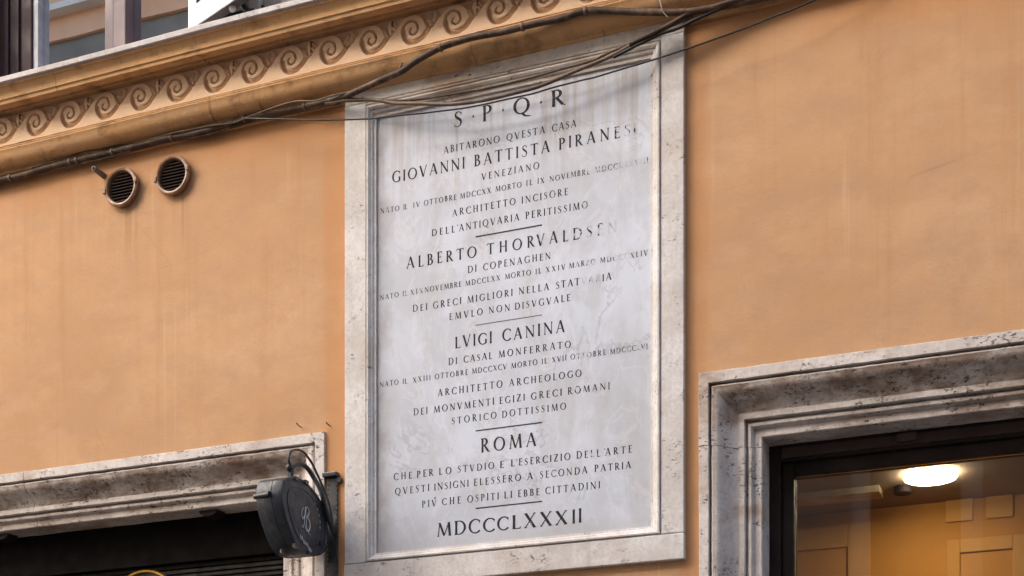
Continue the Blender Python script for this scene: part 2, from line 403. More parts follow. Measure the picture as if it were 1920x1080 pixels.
cornice = sweep_x(low, X0, X1).build('cornice', M_CORN, bld, smooth=28)
mid = [(-0.06, 5.1845), (-0.108, 5.185), (-0.112, 5.176), (-0.116, 5.175), (-0.118, 5.186)] + \
      prof_arc(-0.120, 5.187, -0.160, 5.183, 0.008, 4) + [(-0.163, 5.176), (-0.178, 5.1735), (-0.180, 5.187), (-0.184, 5.189)] + \
      prof_arc(-0.186, 5.190, -0.201, 5.232, -0.005, 6) + [(-0.208, 5.233), (-0.210, 5.239), (-0.10, 5.2395)]
upm = sweep_x(mid, X0, X1).build('cornice_moulding', M_CORN, cornice, smooth=28)
sillp = [(-0.10, 5.2398), (-0.207, 5.2398), (-0.209, 5.243), (-0.224, 5.2435), (-0.226, 5.262), (-0.220, 5.267), (0.30, 5.285)]
ledge = sweep_x(sillp, X0, X1).build('sill_ledge', M_SILL, cornice, smooth=28)

# --- carved wave scrolls, a height field per unit (shared mesh, two leaf patterns in turn)
P_ = 0.186; Z_SC = 5.1135
def scroll_mesh(name, kind):
    nx, nz = 100, 78
    z0, z1 = (5.0412 - Z_SC) / P_, (5.1848 - Z_SC) / P_
    U, V = np.meshgrid(np.linspace(-0.5, 0.5, nx), np.linspace(z0, z1, nz))
    g = smooth_path([(0.455,-0.03,0),(0.41,-0.075,0),(0.31,-0.175,0),(0.19,-0.255,0),(0.04,-0.285,0),(-0.09,-0.25,0),(-0.185,-0.15,0),(-0.225,0,0),(-0.185,0.12,0),
                     (-0.09,0.19,0),(0.02,0.185,0),(0.105,0.11,0),(0.135,-0.01,0),(0.10,-0.085,0),(0.03,-0.11,0),(-0.045,-0.07,0),(-0.05,0.0,0),(-0.01,0.035,0)], 8)
    g = np.array([[p.x, p.y] for p in g]); n = len(g)
    wd = np.interp(np.linspace(0, 1, n), [0, 0.12, 0.3, 0.45, 0.7, 1.0], [0.018, 0.042, 0.05, 0.03, 0.024, 0.016])
    dep = np.zeros_like(U)
    for sh in (-1, 0, 1):
        for k in range(n):
            d = np.hypot(U - g[k,0] - sh, V - g[k,1])
            dep = np.maximum(dep, 1 - np.clip(d / (wd[k] * 1.05), 0, 1) ** 6)
    # thin incised line that follows the outer curl a little way out
    for sh in (-1, 0, 1):
        for k in range(4, int(n * 0.42)):
            a = g[min(k+1, n-1)] - g[k-1]; a = a / (np.hypot(*a) + 1e-9); q = g[k] + np.array([-a[1], a[0]]) * -0.062
            d = np.hypot(U - q[0] - sh, V - q[1])
            dep = np.maximum(dep, 0.35 * (1 - np.clip(d / 0.02, 0, 1) ** 2))
    tp = [(-0.54,-0.05),(-0.48,-0.03),(-0.42,0.035),(-0.33,0.14),(-0.24,0.235),(-0.14,0.295),(-0.03,0.32),(0.07,0.31),(0.17,0.27),(0.25,0.20),(0.30,0.10),(0.325,0.03),(0.37,-0.02),(0.46,-0.05)]
    tx = [p[0] for p in tp]; tz = [p[1] for p in tp]
    top = np.interp(np.where(U > 0.46, U - 1, U), tx, tz)
    slope = np.gradient(top, axis=1) / (1.0 / (nx - 1))
    sd_ = (top - V) / np.sqrt(1 + np.clip(slope, -3, 3) ** 2)
    raised = np.clip(sd_ / 0.02 + 0.5, 0, 1); raised = raised * raised * (3 - 2 * raised)
    leaf = np.zeros_like(U)
    for sh in (-1, 0):
        bx, bz = 0.46 + sh, -0.05
        du, dv = U - bx, V - bz
        r = np.hypot(du, dv); ph = np.arctan2(du - 0.10 * dv, dv)
        if kind == 0: lobes = np.abs(np.cos(ph * 3.4)) ** 0.6
        else: lobes = np.abs(np.sin(ph * 3.9 + 0.3)) ** 0.7 * (0.75 + 0.25 * np.cos(r * 60))
        reach = 0.36 + 0.05 * np.cos(ph * 6)
        fade = np.clip((reach - r) / 0.06, 0, 1)
        leaf = np.maximum(leaf, lobes * fade * np.clip(r / 0.08, 0.2, 1) * 1.0)
    if kind: 
        for sh in (-1, 0): leaf = np.maximum(leaf, 1.1 * (1 - np.clip(np.hypot(U - 0.50 - sh, V - 0.16) / 0.06, 0, 1) ** 2))
    h = raised * (1 - 1.0 * dep) + (1 - raised) * leaf * 0.8
    edge = np.clip((0.5 - np.abs(U)) / 0.004, 0, 1)
    Y = -0.0720 - 0.0200 * h
    verts = np.stack([U * P_, Y, V * P_], -1).reshape(-1, 3)
    faces = [(j*nx+i, j*nx+i+1, (j+1)*nx+i+1, (j+1)*nx+i) for j in range(nz-1) for i in range(nx-1)]
    me = bpy.data.meshes.new(name); me.from_pydata(verts.tolist(), [], faces); me.materials.append(M_FRIE)
    me.polygons.foreach_set('use_smooth', [True] * len(faces))
    return me
SM = [scroll_mesh('scroll', 0), scroll_mesh('scroll_leafy', 1)]
for k in range(-9, 20):
    x = -3.187 - 0.0 + (k - 6) * P_
    o = bpy.data.objects.new('wave_scroll', SM[k % 2]); C.objects.link(o)
    o.parent = cornice; o.matrix_parent_inverse = world_of(cornice).inverted()
    o.location = (x, 0, Z_SC + (x - CX) * 0.006)
for a, b in ((X0, -3.187 - 15.5 * P_), (-3.187 + 13.5 * P_, X1)):
    sweep_x([(-0.092, 5.040), (-0.092, 5.186)], a, b, 10).build('plain_frieze', M_FRIE, cornice)

# --- stone surrounds of the openings: profile (distance from outer edge, protrusion) mitred round the corner
SUR = [(0.0, -0.02), (0.0, 0.009), (0.002, 0.012), (0.039, 0.012), (0.041, 0.009), (0.042, -0.022), (0.047, -0.022), (0.0485, 0.000), (0.052, 0.004), (0.056, 0.005)] + \
      [(0.058 + 0.084 * t, 0.004 - 0.070 * (t - 0.14 * math.sin(2 * math.pi * t))) for t in [0, .1, .2, .3, .4, .5, .6, .7, .8, .9, 1.0]] + \
      [(0.143, -0.062), (0.146, -0.058), (0.165, -0.058), (0.167, -0.062), (0.168, -0.092), (0.174, -0.092), (0.176, -0.076), (0.182, -0.069), (0.190, -0.070),
       (0.197, -0.080), (0.200, -0.090), (0.204, -0.088), (0.226, -0.088), (0.2295, -0.092), (0.230, -0.210)]
def surround_piece(name, path, parent, mat, k=1.0, wob=0.0009, label=None):
    """path points: (x, z, inward x, inward z); rows of the profile at each path point"""
    rows = []; rust = []
    for q in range(len(path) - 1):
        a, b = path[q], path[q+1]; n = max(1, int(math.hypot(b[0]-a[0], b[1]-a[1]) / 0.03)); horiz = abs(b[0]-a[0]) > abs(b[1]-a[1])
        for i in range(n + (1 if q == len(path) - 2 else 0)):
            t = i / n; row = []
            for s_, p in SUR:
                ax, az, bx_, bz_ = a[0]+a[2]*s_*k, a[1]+a[3]*s_*k, b[0]+b[2]*s_*k, b[1]+b[3]*s_*k
                x, z = ax+(bx_-ax)*t, az+(bz_-az)*t
                w3 = mnoise.noise_vector(Vector((x * 17, p * 30, z * 17))) * 0.0016
                row.append((x + w3.x * (0 < t < 1 or not horiz), -p + w3.y, z + w3.z * (0 < t < 1 or horiz)))
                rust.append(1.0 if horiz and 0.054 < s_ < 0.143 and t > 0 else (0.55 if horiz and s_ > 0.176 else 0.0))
            rows.append(row)
    m = MB(); m.strip(rows)
    n = len(SUR)
    m.f.append(tuple(range(n))); m.f.append(tuple(len(m.v) - n + i for i in range(n))[::-1])
    o = m.build(name, mat, parent, smooth=25)
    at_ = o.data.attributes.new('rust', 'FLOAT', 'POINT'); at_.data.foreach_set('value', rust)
    if label: o['label'] = label
    return o
# right opening
RX, RZ, LX, LZ = -1.474, 3.620, -3.0716, 3.588
KX, KZ, JX = 0.96, 1.04, 1.11
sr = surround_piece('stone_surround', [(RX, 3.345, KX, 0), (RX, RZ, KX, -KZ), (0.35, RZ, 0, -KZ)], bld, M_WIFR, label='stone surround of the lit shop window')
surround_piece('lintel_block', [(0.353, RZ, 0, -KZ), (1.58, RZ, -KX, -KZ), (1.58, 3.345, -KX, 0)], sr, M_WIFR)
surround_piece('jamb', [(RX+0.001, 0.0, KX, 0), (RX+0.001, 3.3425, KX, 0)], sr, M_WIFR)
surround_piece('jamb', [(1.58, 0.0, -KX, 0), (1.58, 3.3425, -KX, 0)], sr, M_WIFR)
# left opening
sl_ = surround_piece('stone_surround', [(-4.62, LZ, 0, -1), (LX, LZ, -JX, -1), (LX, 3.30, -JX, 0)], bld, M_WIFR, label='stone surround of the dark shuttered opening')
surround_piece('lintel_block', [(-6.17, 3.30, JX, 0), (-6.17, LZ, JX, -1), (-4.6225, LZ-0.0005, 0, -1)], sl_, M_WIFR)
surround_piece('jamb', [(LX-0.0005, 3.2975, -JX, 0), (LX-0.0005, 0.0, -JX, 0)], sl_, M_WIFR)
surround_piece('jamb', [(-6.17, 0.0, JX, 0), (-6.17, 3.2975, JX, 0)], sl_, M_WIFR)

# --- left opening: head box and roller shutter of narrow slats
m = MB(); m.box(-6.12, -3.12, 0.212, 0.30, 3.165, 3.55)
rs = m.build('roller_shutter', M_VOID, bld)
sm_ = MB().prism([(0.232, 0.0), (0.238, 0.006), (0.240, 0.019), (0.250, 0.021), (0.250, 0.0)], 'x', -6.0, -3.20)
first = None
for k in range(60):
    if first is None:
        first = sm_.build('slat', M_SLAT, rs); first.location = (0, 0, 3.142)
    else: dup(first, rs, dz=-0.0225 * k)
MB().box(-6.12, -3.12, 0.26, 0.30, 0.0, 3.163).build('backing', M_VOID, rs)

# --- right opening: bronze frame, pane, room behind
fx0, fx1, fz1, yo = -1.252, 1.358, 3.3800, 0.215
m = MB(); m.box(fx0-0.2, fx0+0.042, yo, yo+0.20, 0.0, 3.60); m.box(fx1-0.042, fx1+0.2, yo, yo+0.20, 0.0, 3.60); m.box(fx0+0.042, fx1-0.042, yo, yo+0.20, fz1-0.062, 3.60)
m.box(fx0+0.0425, fx0+0.088, yo+0.025, yo+0.09, 0.0, fz1-0.0625); m.box(fx1-0.088, fx1-0.0425, yo+0.025, yo+0.09, 0.0, fz1-0.0625); m.box(fx0+0.0885, fx1-0.0885, yo+0.025, yo+0.09, fz1-0.114, fz1-0.0625)
wf = m.build('display_window', M_DKFR, bld, bevel=0.003)
MB().box(fx0+0.0455, fx1-0.0455, yo-0.006, yo-0.0005, fz1-0.050, fz1-0.012).build('trim_strip', simple('trim_brown', (0.05, 0.028, 0.024), 0.4), wf)
MB().box(fx0+0.0885, fx1-0.0885, yo+0.05, yo+0.056, 0.02, fz1-0.1145).build('pane', M_GLSH, wf)
for xx in (-0.77, 0.6): MB().box(xx, xx+0.07, yo-0.022, yo-0.0065, fz1-0.040, fz1-0.012).build('sensor_box', simple('sensor_plastic', (0.08, 0.048, 0.04), 0.5), wf)

# room behind the shop window
YB = 1.735
tag(MB().box(-3.0, 3.2, YB, YB+0.1, 0.0, 3.499).build('interior_wall', M_INT), kind='structure')
tag(MB().box(-3.0, 3.2, 0.46, YB+0.1, 3.50, 3.6).build('interior_ceiling', M_INTC), kind='structure')
tag(MB().box(-3.1, -3.0, 0.46, YB+0.1, 0.0, 3.6).build('interior_side_wall', M_INT), kind='structure')
tag(MB().box(3.2, 3.3, 0.46, YB+0.1, 0.0, 3.6).build('interior_side_wall', M_INT), kind='structure')
tag(MB().box(-3.0, 3.2, 0.46, YB, -0.1, 0.02).build('interior_floor', M_INTC), kind='structure')
def at2(u, v, y): p = at(u, v, y); return p[0], p[2]
YF = YB - 0.012
def panel_frame(u0, u1, v, w, z0, label, parts=()):
    """a pale door-height surround on the room's back wall; top at pixel row v"""
    x0, _ = at2(u0, v, YF); x1, zt = at2(u1, v, YF)
    m = MB()
    m.box(x0, x0+w, YF, YB-0.002, z0, zt); m.box(x1-w, x1, YF, YB-0.002, z0, zt); m.box(x0+w, x1-w, YF, YB-0.002, zt-w*1.05, zt)
    o = m.build('panel_frame', M_INTP, bevel=0.004)
    return tag(o, label, 'wall frame')
panel_frame(1395, 1631, 978, 0.105, 0.5, 'pale square cornered frame on the orange back wall, seen left in the shop window')
panel_frame(1775, 1925, 1000, 0.06, 0.5, 'narrow pale frame on the orange back wall, seen below the ceiling lamp')
def block(u0, u1, v0, v1, name, label):  # pale slabs added on the back wall, standing in for reflections in the pane
    x0, z1 = at2(u0, v0, YF); x1, z0 = at2(u1, v1, YF)
    tag(MB().box(x0, x1, YF, YB-0.002, z0, z1).build(name, M_INTP, bevel=0.004), label, 'reflection stand-in')
block(1772, 1824, 925, 975, 'pane_reflection', 'short pale slab added on the orange back wall for a reflection in the pane, left one of the pair')
block(1849, 1900, 922, 968, 'pane_reflection', 'short pale slab added on the orange back wall for a reflection in the pane, right one of the pair')
# a pale batten along the ceiling near the glass
tag(MB().box(-1.55, -1.00, 1.33, 1.46, 3.470, 3.4985).build('ceiling_batten', simple('batten_cream', (0.62, 0.50, 0.34), 0.8)), 'pale batten under the brown ceiling inside the shop window', 'batten')
# lit ceiling lamp
lamp = empty('ceiling_lamp', (-0.766, 1.235, 3.499), 'round lit ceiling lamp glowing white inside the shop window', 'ceiling lamp')
disc = lambda r, n=40: [(-0.766 + r * math.cos(2*math.pi*i/n), 1.235 + r * 1.05 * math.sin(2*math.pi*i/n)) for i in range(n)]
MB().prism(disc(0.100), 'z', 3.490, 3.4985).build('lamp_rim', simple('lamp_rim', (0.6, 0.55, 0.45), 0.5), lamp)
n = NT('lamp_glow'); n.b.inputs['Emission Color'].default_value = (1.0, 0.84, 0.60, 1); n.b.inputs['Emission Strength'].default_value = 17
MB().prism(disc(0.113), 'z', 3.476, 3.4895).build('diffuser', n.fin((0.8, 0.8, 0.75), 0.5), lamp, bevel=0.005)
x, z = at2(1684, 915, 1.3)
tag(MB().prism([(-0.905 + 0.042*math.cos(i*math.pi/9), 1.40 + 0.042*math.sin(i*math.pi/9)) for i in range(18)], 'z', 3.465, 3.4985).build('smoke_detector', M_DKFR, bevel=0.006),
    'small round dark detector on the ceiling left of the lit lamp', 'smoke detector')

# --- upper window
uw = MB()
uw.box(-4.858, -4.65, 0.08, 0.20, 5.29, 7.395); uw.box(-3.60, -3.522, 0.08, 0.20, 5.29, 7.395)
uw = uw.build('window_frame', M_PURP, bld, bevel=0.006); uw['label'] = 'plum brown frame of the window above the cornice'
for a, b, mm, nm in ((-4.80, -4.775, M_PURL, 'bead'), (-4.728, -4.715, M_PURL, 'bead')):
    MB().box(a, b, 0.068, 0.0795, 5.29, 7.39).build(nm, M_PURP, uw, bevel=0.004)
MB().box(-4.6495, -4.622, 0.09, 0.19, 5.29, 7.39).build('stile', simple('weathered_stile', (0.36, 0.37, 0.42), 0.5), uw)
m = MB(); m.box(-4.248, -4.198, 0.085, 0.18, 5.29, 7.39); m.build('mullion', M_PURL, uw, bevel=0.005)
m = MB(); m.box(-4.192, -4.122, 0.070, 0.17, 5.29, 7.39); m.build('mullion', M_PURL, uw, bevel=0.006)
MB().box(-4.621, -4.2485, 0.130, 0.136, 5.29, 7.39).build('pane', M_GLUP, uw)
MB().box(-4.1215, -3.6005, 0.130, 0.136, 5.29, 7.39).build('pane', M_GLUP, uw)
tag(MB().box(-5.5, -3.0, 1.4, 1.5, 5.0, 7.6).build('upper_room_wall', M_OPPG), kind='structure')
# bars added just behind the left pane, standing in for a reflected shutter
sh_refl = empty('shutter_reflection', (at(112, 100, 0.3)[0], 0.3, 5.29), 'grey diagonal bars added behind the left pane of the upper window for a shutter reflection', 'board')
pa, pb = at(122, 125, 0.28), at(86, -60, 0.28)
MB().prism([(pa[0]-0.045, 5.29), (pa[0]+0.03, 5.29), (pb[0]+0.03, pb[2]), (pb[0]-0.045, pb[2])], 'y', 0.26, 0.30).build('reflection_bar', simple('reflection_grey', (0.16, 0.155, 0.14), 0.6), sh_refl)
MB().prism([(pa[0]+0.035, 5.29), (pa[0]+0.062, 5.29), (pb[0]+0.062, pb[2]), (pb[0]+0.035, pb[2])], 'y', 0.255, 0.29).build('reflection_strip', simple('reflection_tan', (0.33, 0.28, 0.21), 0.6), sh_refl)
# pale stone jamb right of the upper window, and a sliver left of it
m = MB()
m.box(-3.518, -3.40, -0.050, 0.06, 5.29, 7.5); m.box(-3.3995, -3.35, -0.070, 0.05, 5.29, 7.5); m.box(-3.3495, -3.25, -0.040, 0.05, 5.29, 7.5); m.box(-3.2495, -3.19, -0.065, 0.05, 5.29, 7.5)
j = m.build('window_jamb', simple('pale_plaster', (0.52, 0.46, 0.41), 0.8, vary=0.2, sc=5), bld, bevel=0.004)
m = MB(); m.box(-5.10, -4.862, -0.050, 0.06, 5.29, 7.5); m.build('window_jamb', j.data.materials[0], bld, bevel=0.004)

# --- white louvred shutter folded out over the ledge
sh = empty('louvred_shutter', (-3.679, -0.10, 5.34), 'white louvred shutter leaf hanging open above the cornice', 'shutter')
sh.rotation_euler = (0, 0, -math.atan2(0.10, 0.26))
L_, Hh, th_ = 0.40, 1.3, 0.045
def shp(bx, name, mat, **kw):
    mb = MB()
    for b in bx: mb.box(*b)
    me = bpy.data.meshes.new(name); me.from_pydata(mb.v, [], mb.f); me.materials.append(mat)
    o = bpy.data.objects.new(name, me); C.objects.link(o); o.parent = sh; return o
shp([(0, L_, 0.006, th_, 0.0, 0.09), (0, L_, 0.006, th_, Hh-0.1, Hh), (0, 0.055, 0.006, th_, 0.09, Hh-0.1), (L_-0.055, L_, 0.006, th_, 0.09, Hh-0.1), (0.055, L_-0.055, 0.034, 0.040, 0.09, Hh-0.1)], 'frame', M_SHUD)
shp([(0, L_, 0, 0.0055, 0.0, 0.09), (0, 0.055, 0, 0.0055, 0.0902, Hh), (L_-0.055, L_, 0, 0.0055, 0.0902, Hh)], 'painted_face', M_SHUT)
f0 = None
for k in range(23):
    if f0 is None:
        mb = MB(); mb.prism([(0.002, 0.036), (0.006, 0.038), (0.026, 0.0), (0.022, -0.002)], 'x', 0.056, L_-0.056)
        me = bpy.data.meshes.new('louvre_slat'); me.from_pydata(mb.v, [], mb.f); me.materials.append(M_SHUT)
        f0 = bpy.data.objects.new('louvre_slat', me); C.objects.link(f0); f0.parent = sh; f0.location = (0, 0, 0.100)
    else:
        c = f0.copy(); C.objects.link(c); c.parent = sh; c.location = (0, 0, 0.100 + 0.050 * k)
# second leaf behind it, seen from below, and the iron stay
lf = empty('shutter_stay', (-3.33, -0.10, 5.30), 'black iron shutter stay with round knob resting on the cornice ledge', 'shutter stay')
pts = [at(u, v, y) for u, v, y in ((424, 8, -0.16), (440, 6, -0.15), (452, 4, -0.14), (462, 18, -0.14), (470, 27, -0.14))]
MB().tube(smooth_path(pts, 5), 0.015, 8).build('rod', M_IRON, lf, smooth=50)
kc = Vector(at(473, 24, -0.14))
def ball(c, r, nn=10):
    m = MB(); rows = []
    for i in range(nn + 1):
        ph = math.pi * i / nn
        rows.append([(c[0]+r*math.sin(ph)*math.cos(2*math.pi*k/12), c[1]+r*math.sin(ph)*math.sin(2*math.pi*k/12), c[2]+r*math.cos(ph)) for k in range(13)])
    return m.strip(rows)
ball(kc, 0.018).build('knob', M_IRON, lf, smooth=60)
ball(Vector(at(436, 15, -0.17)), 0.016).build('knob', simple('white_knob', (0.5, 0.47, 0.45), 0.5), lf, smooth=60)
MB().box(-3.60, -3.34, -0.052, -0.02, 5.335, 5.40).build('hinge_strap', M_IRON, lf)

# ------------------------------------------------------------------ the marble plaque
plq = empty('marble_plaque', (-2.248, 0, 2.923), 'large framed marble plaque with a long carved Latin-lettered inscription, between the shop windows', 'plaque')
PX0, PX1, PZ0, PZ1 = -2.8306, -1.6611, 3.0605, 4.8459     # panel
MB().box(PX0-0.01, PX1+0.01, -0.003, 0.02, PZ0-0.01, PZ1+0.02).build('panel', M_MARB, plq)
# inner moulding, mitred: rows offset outwards
def ring_pts(off_l, off_r, off_b, off_t, y):
    a, b, c, d = PX0-off_l, PX1+off_r, PZ0-off_b, PZ1+off_t
    return [(a, y, c), (b, y, c), (b, y, d), (a, y, d), (a, y, c)]
lv = [(0.0, -0.001), (0.002, -0.009), (0.010, -0.011), (0.24, -0.012), (0.30, -0.017), (0.42, -0.021), (0.52, -0.022), (0.56, -0.026), (0.72, -0.031), (0.86, -0.030), (0.90, -0.018), (1.0, -0.018)]
rows = []
wl, wr, wb, wt = 0.0404, 0.0458, 0.0381, 0.053
def mp(t, w): return t * w
rws = [[(lambda q: q)(p) for p in ring_pts(mp(t, wl), mp(t, wr), mp(t, wb), mp(t, wt), y)] for t, y in lv]
names = ['inner_moulding'] * 4
for k in range(4):
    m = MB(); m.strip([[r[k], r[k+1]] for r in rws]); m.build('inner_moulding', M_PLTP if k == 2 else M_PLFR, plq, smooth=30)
FX0, FX1 = -2.9694, -1.5269
IX0, IX1, IZ0, IZ1 = PX0 - wl, PX1 + wr, PZ0 - wb, PZ1 + wt
def slab(x0, x1, z0, z1, name='frame_slab', y=-0.025, mat=None):
    return MB().box(x0, x1, y, 0.02, z0, z1).build(name, mat or M_PLFR, plq, bevel=0.003)
JT = 4.9089
slab(FX0, IX0 - 0.0006, IZ0 + 0.001, JT)                # left stile
slab(IX1 + 0.0006, FX1, IZ0 + 0.001, JT, y=-0.026)      # right stile
slab(FX0 - 0.002, FX1 + 0.001, 2.923, IZ0 - 0.0015, y=-0.027)    # bottom slab
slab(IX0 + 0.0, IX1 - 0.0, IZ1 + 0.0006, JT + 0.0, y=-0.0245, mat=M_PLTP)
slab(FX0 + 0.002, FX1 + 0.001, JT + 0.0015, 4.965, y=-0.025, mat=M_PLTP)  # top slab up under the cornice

# --- letters: roman capitals drawn from stems, hairlines and bowls (cap height 1)
TK, TN = 0.165, 0.078
def bar(x0, y0, x1, y1, w):
    d = Vector((x1-x0, y1-y0)); n_ = Vector((-d.y, d.x)).normalized() * (w/2)
    return [(x0-n_.x, y0-n_.y), (x1-n_.x, y1-n_.y), (x1+n_.x, y1+n_.y), (x0+n_.x, y0+n_.y)]
def stem(x, y0=0.0, y1=1.0, w=TK): return [(x-w/2, y0), (x+w/2, y0), (x+w/2*0.9, (y0+y1)/2), (x+w/2, y1), (x-w/2, y1), (x-w/2*0.9, (y0+y1)/2)]
def serf(x, y, l=0.26, up=1):
    t = 0.04
    return [(x-l/2, y), (x+l/2, y), (x+l/2*0.45, y+t*up), (x+TK/2*0.8, y+t*2*up), (x-TK/2*0.8, y+t*2*up), (x-l/2*0.45, y+t*up)]
def arc(cx, cy, rx, ry, a0, a1, w1=TK, w0=TN, n=14, tilt=0.0):
    out = []
    for i in range(n):
        q = []
        for a in (a0 + (a1-a0)*i/n, a0 + (a1-a0)*(i+1)/n):
            r = R(a); w = w0 + (w1-w0)*abs(math.cos(r - R(tilt)))**1.4
            q.append(((cx + (rx-w/2)*math.cos(r), cy + (ry-w0/2-(w-w0)/3)*math.sin(r)), (cx + (rx+w/2)*math.cos(r), cy + (ry+w0/2+(w-w0)/3)*math.sin(r))))
        out.append([q[0][0], q[0][1], q[1][1], q[1][0]])
    return out
def serv(x, y, up):   # vertical end serif of E F L T arms
    return [(x-0.03, y), (x+0.035, y), (x+0.05, y+0.17*up), (x+0.005, y+0.17*up)]
G = {}
G['I'] = (0.27, [stem(0.135), serf(0.135, 0), serf(0.135, 1, up=-1)])
G['L'] = (0.54, [stem(0.15), serf(0.15, 0), serf(0.15, 1, up=-1), bar(0.15, 0.035, 0.50, 0.035, 0.07), serv(0.49, 0, 1)])
G['E'] = (0.54, [stem(0.15), serf(0.15, 0), serf(0.15, 1, up=-1), bar(0.15, 0.035, 0.50, 0.035, 0.07), serv(0.49, 0, 1), bar(0.15, 0.965, 0.47, 0.965, 0.07), serv(0.46, 1, -1), bar(0.15, 0.52, 0.40, 0.52, 0.06), bar(0.40, 0.45, 0.40, 0.59, 0.05)])
G['F'] = (0.52, [stem(0.15), serf(0.15, 0), serf(0.15, 1, up=-1), bar(0.15, 0.965, 0.47, 0.965, 0.07), serv(0.46, 1, -1), bar(0.15, 0.50, 0.40, 0.50, 0.06), bar(0.40, 0.43, 0.40, 0.57, 0.05)])
G['T'] = (0.68, [stem(0.34), serf(0.34, 0), bar(0.04, 0.965, 0.64, 0.965, 0.07), serv(0.63, 1, -1), [(0.05, 1), (-0.005, 1), (-0.02, 0.83), (0.025, 0.83)]])
G['H'] = (0.80, [stem(0.15), serf(0.15, 0), serf(0.15, 1, up=-1), stem(0.65), serf(0.65, 0), serf(0.65, 1, up=-1), bar(0.15, 0.51, 0.65, 0.51, 0.06)])
G['N'] = (0.84, [stem(0.13, w=0.07), serf(0.13, 0, 0.22), bar(0.10, 0.98, 0.72, 0.03, 0.15), stem(0.72, w=0.07), serf(0.72, 1, 0.22, -1), bar(0.0, 0.98, 0.16, 0.98, 0.04)])
G['M'] = (0.98, [bar(0.09, 0, 0.19, 1, 0.07), serf(0.09, 0, 0.2), bar(0.19, 0.98, 0.49, 0.04, 0.14), bar(0.49, 0.04, 0.80, 0.98, 0.07), bar(0.80, 1, 0.88, 0, TK), serf(0.88, 0, 0.26), bar(0.08, 0.98, 0.2, 0.98, 0.04), bar(0.78, 0.98, 0.9, 0.98, 0.04)])
G['A'] = (0.80, [bar(0.08, 0, 0.39, 1.02, 0.07), bar(0.39, 1.0, 0.70, 0, TK), serf(0.08, 0, 0.2), serf(0.70, 0, 0.24), bar(0.2, 0.35, 0.58, 0.35, 0.055)])
G['V'] = (0.76, [bar(0.08, 1, 0.39, 0, TK), bar(0.39, 0, 0.68, 1, 0.07), serf(0.08, 1, 0.24, -1), serf(0.68, 1, 0.2, -1)])
G['X'] = (0.76, [bar(0.11, 1, 0.65, 0, TK), bar(0.10, 0, 0.64, 1, 0.065), serf(0.1, 0, 0.2), serf(0.65, 0, 0.24), serf(0.11, 1, 0.24, -1), serf(0.64, 1, 0.2, -1)])
G['Z'] = (0.66, [bar(0.06, 0.035, 0.60, 0.035, 0.07), bar(0.06, 0.965, 0.60, 0.965, 0.07), bar(0.10, 0.03, 0.56, 0.97, TK), serv(0.59, 0, 1), [(0.08, 1), (0.03, 1), (0.01, 0.83), (0.05, 0.83)]])
G['O'] = (0.90, arc(0.45, 0.5, 0.375, 0.475, 0, 360, n=26, tilt=-12))
G['Q'] = (0.92, arc(0.45, 0.5, 0.375, 0.475, 0, 360, n=26, tilt=-12) + [bar(0.46, 0.06, 0.66, -0.16, 0.12), bar(0.64, -0.15, 0.86, -0.20, 0.09), bar(0.84, -0.205, 0.98, -0.19, 0.05)])
G['C'] = (0.76, arc(0.47, 0.5, 0.39, 0.475, 42, 318, n=20, tilt=-12) + [[(0.74, 0.70), (0.78, 0.70), (0.77, 0.93), (0.72, 0.88)], [(0.73, 0.19), (0.78, 0.24), (0.76, 0.17)]])
G['G'] = (0.84, arc(0.47, 0.5, 0.39, 0.475, 42, 315, n=20, tilt=-12) + [[(0.74, 0.70), (0.78, 0.70), (0.77, 0.93), (0.72, 0.88)], stem(0.73, 0.1, 0.44), serf(0.72, 0.45, 0.26, -1)])
G['D'] = (0.82, [stem(0.15), serf(0.10, 0, 0.2), serf(0.10, 1, 0.2, -1)] + arc(0.33, 0.5, 0.41, 0.47, -90, 90, n=14) + [bar(0.12, 0.035, 0.34, 0.035, 0.066), bar(0.12, 0.965, 0.34, 0.965, 0.066)])
G['P'] = (0.60, [stem(0.15), serf(0.15, 0), serf(0.10, 1, 0.2, -1)] + arc(0.28, 0.735, 0.23, 0.235, -90, 90, n=10) + [bar(0.12, 0.965, 0.29, 0.965, 0.066), bar(0.16, 0.50, 0.29, 0.50, 0.055)])
G['R'] = (0.70, [stem(0.15), serf(0.15, 0), serf(0.10, 1, 0.2, -1)] + arc(0.27, 0.745, 0.22, 0.225, -90, 90, n=10) + [bar(0.12, 0.965, 0.28, 0.965, 0.066), bar(0.16, 0.52, 0.30, 0.52, 0.055), bar(0.29, 0.51, 0.60, 0.06, 0.145), bar(0.57, 0.07, 0.74, 0.01, 0.06)])
G['B'] = (0.62, [stem(0.15), serf(0.10, 0, 0.2), serf(0.10, 1, 0.2, -1)] + arc(0.26, 0.755, 0.19, 0.215, -90, 90, n=10) + arc(0.28, 0.275, 0.24, 0.245, -90, 90, n=10) + [bar(0.12, 0.965, 0.27, 0.965, 0.066), bar(0.12, 0.53, 0.27, 0.53, 0.055), bar(0.12, 0.035, 0.29, 0.035, 0.066)])
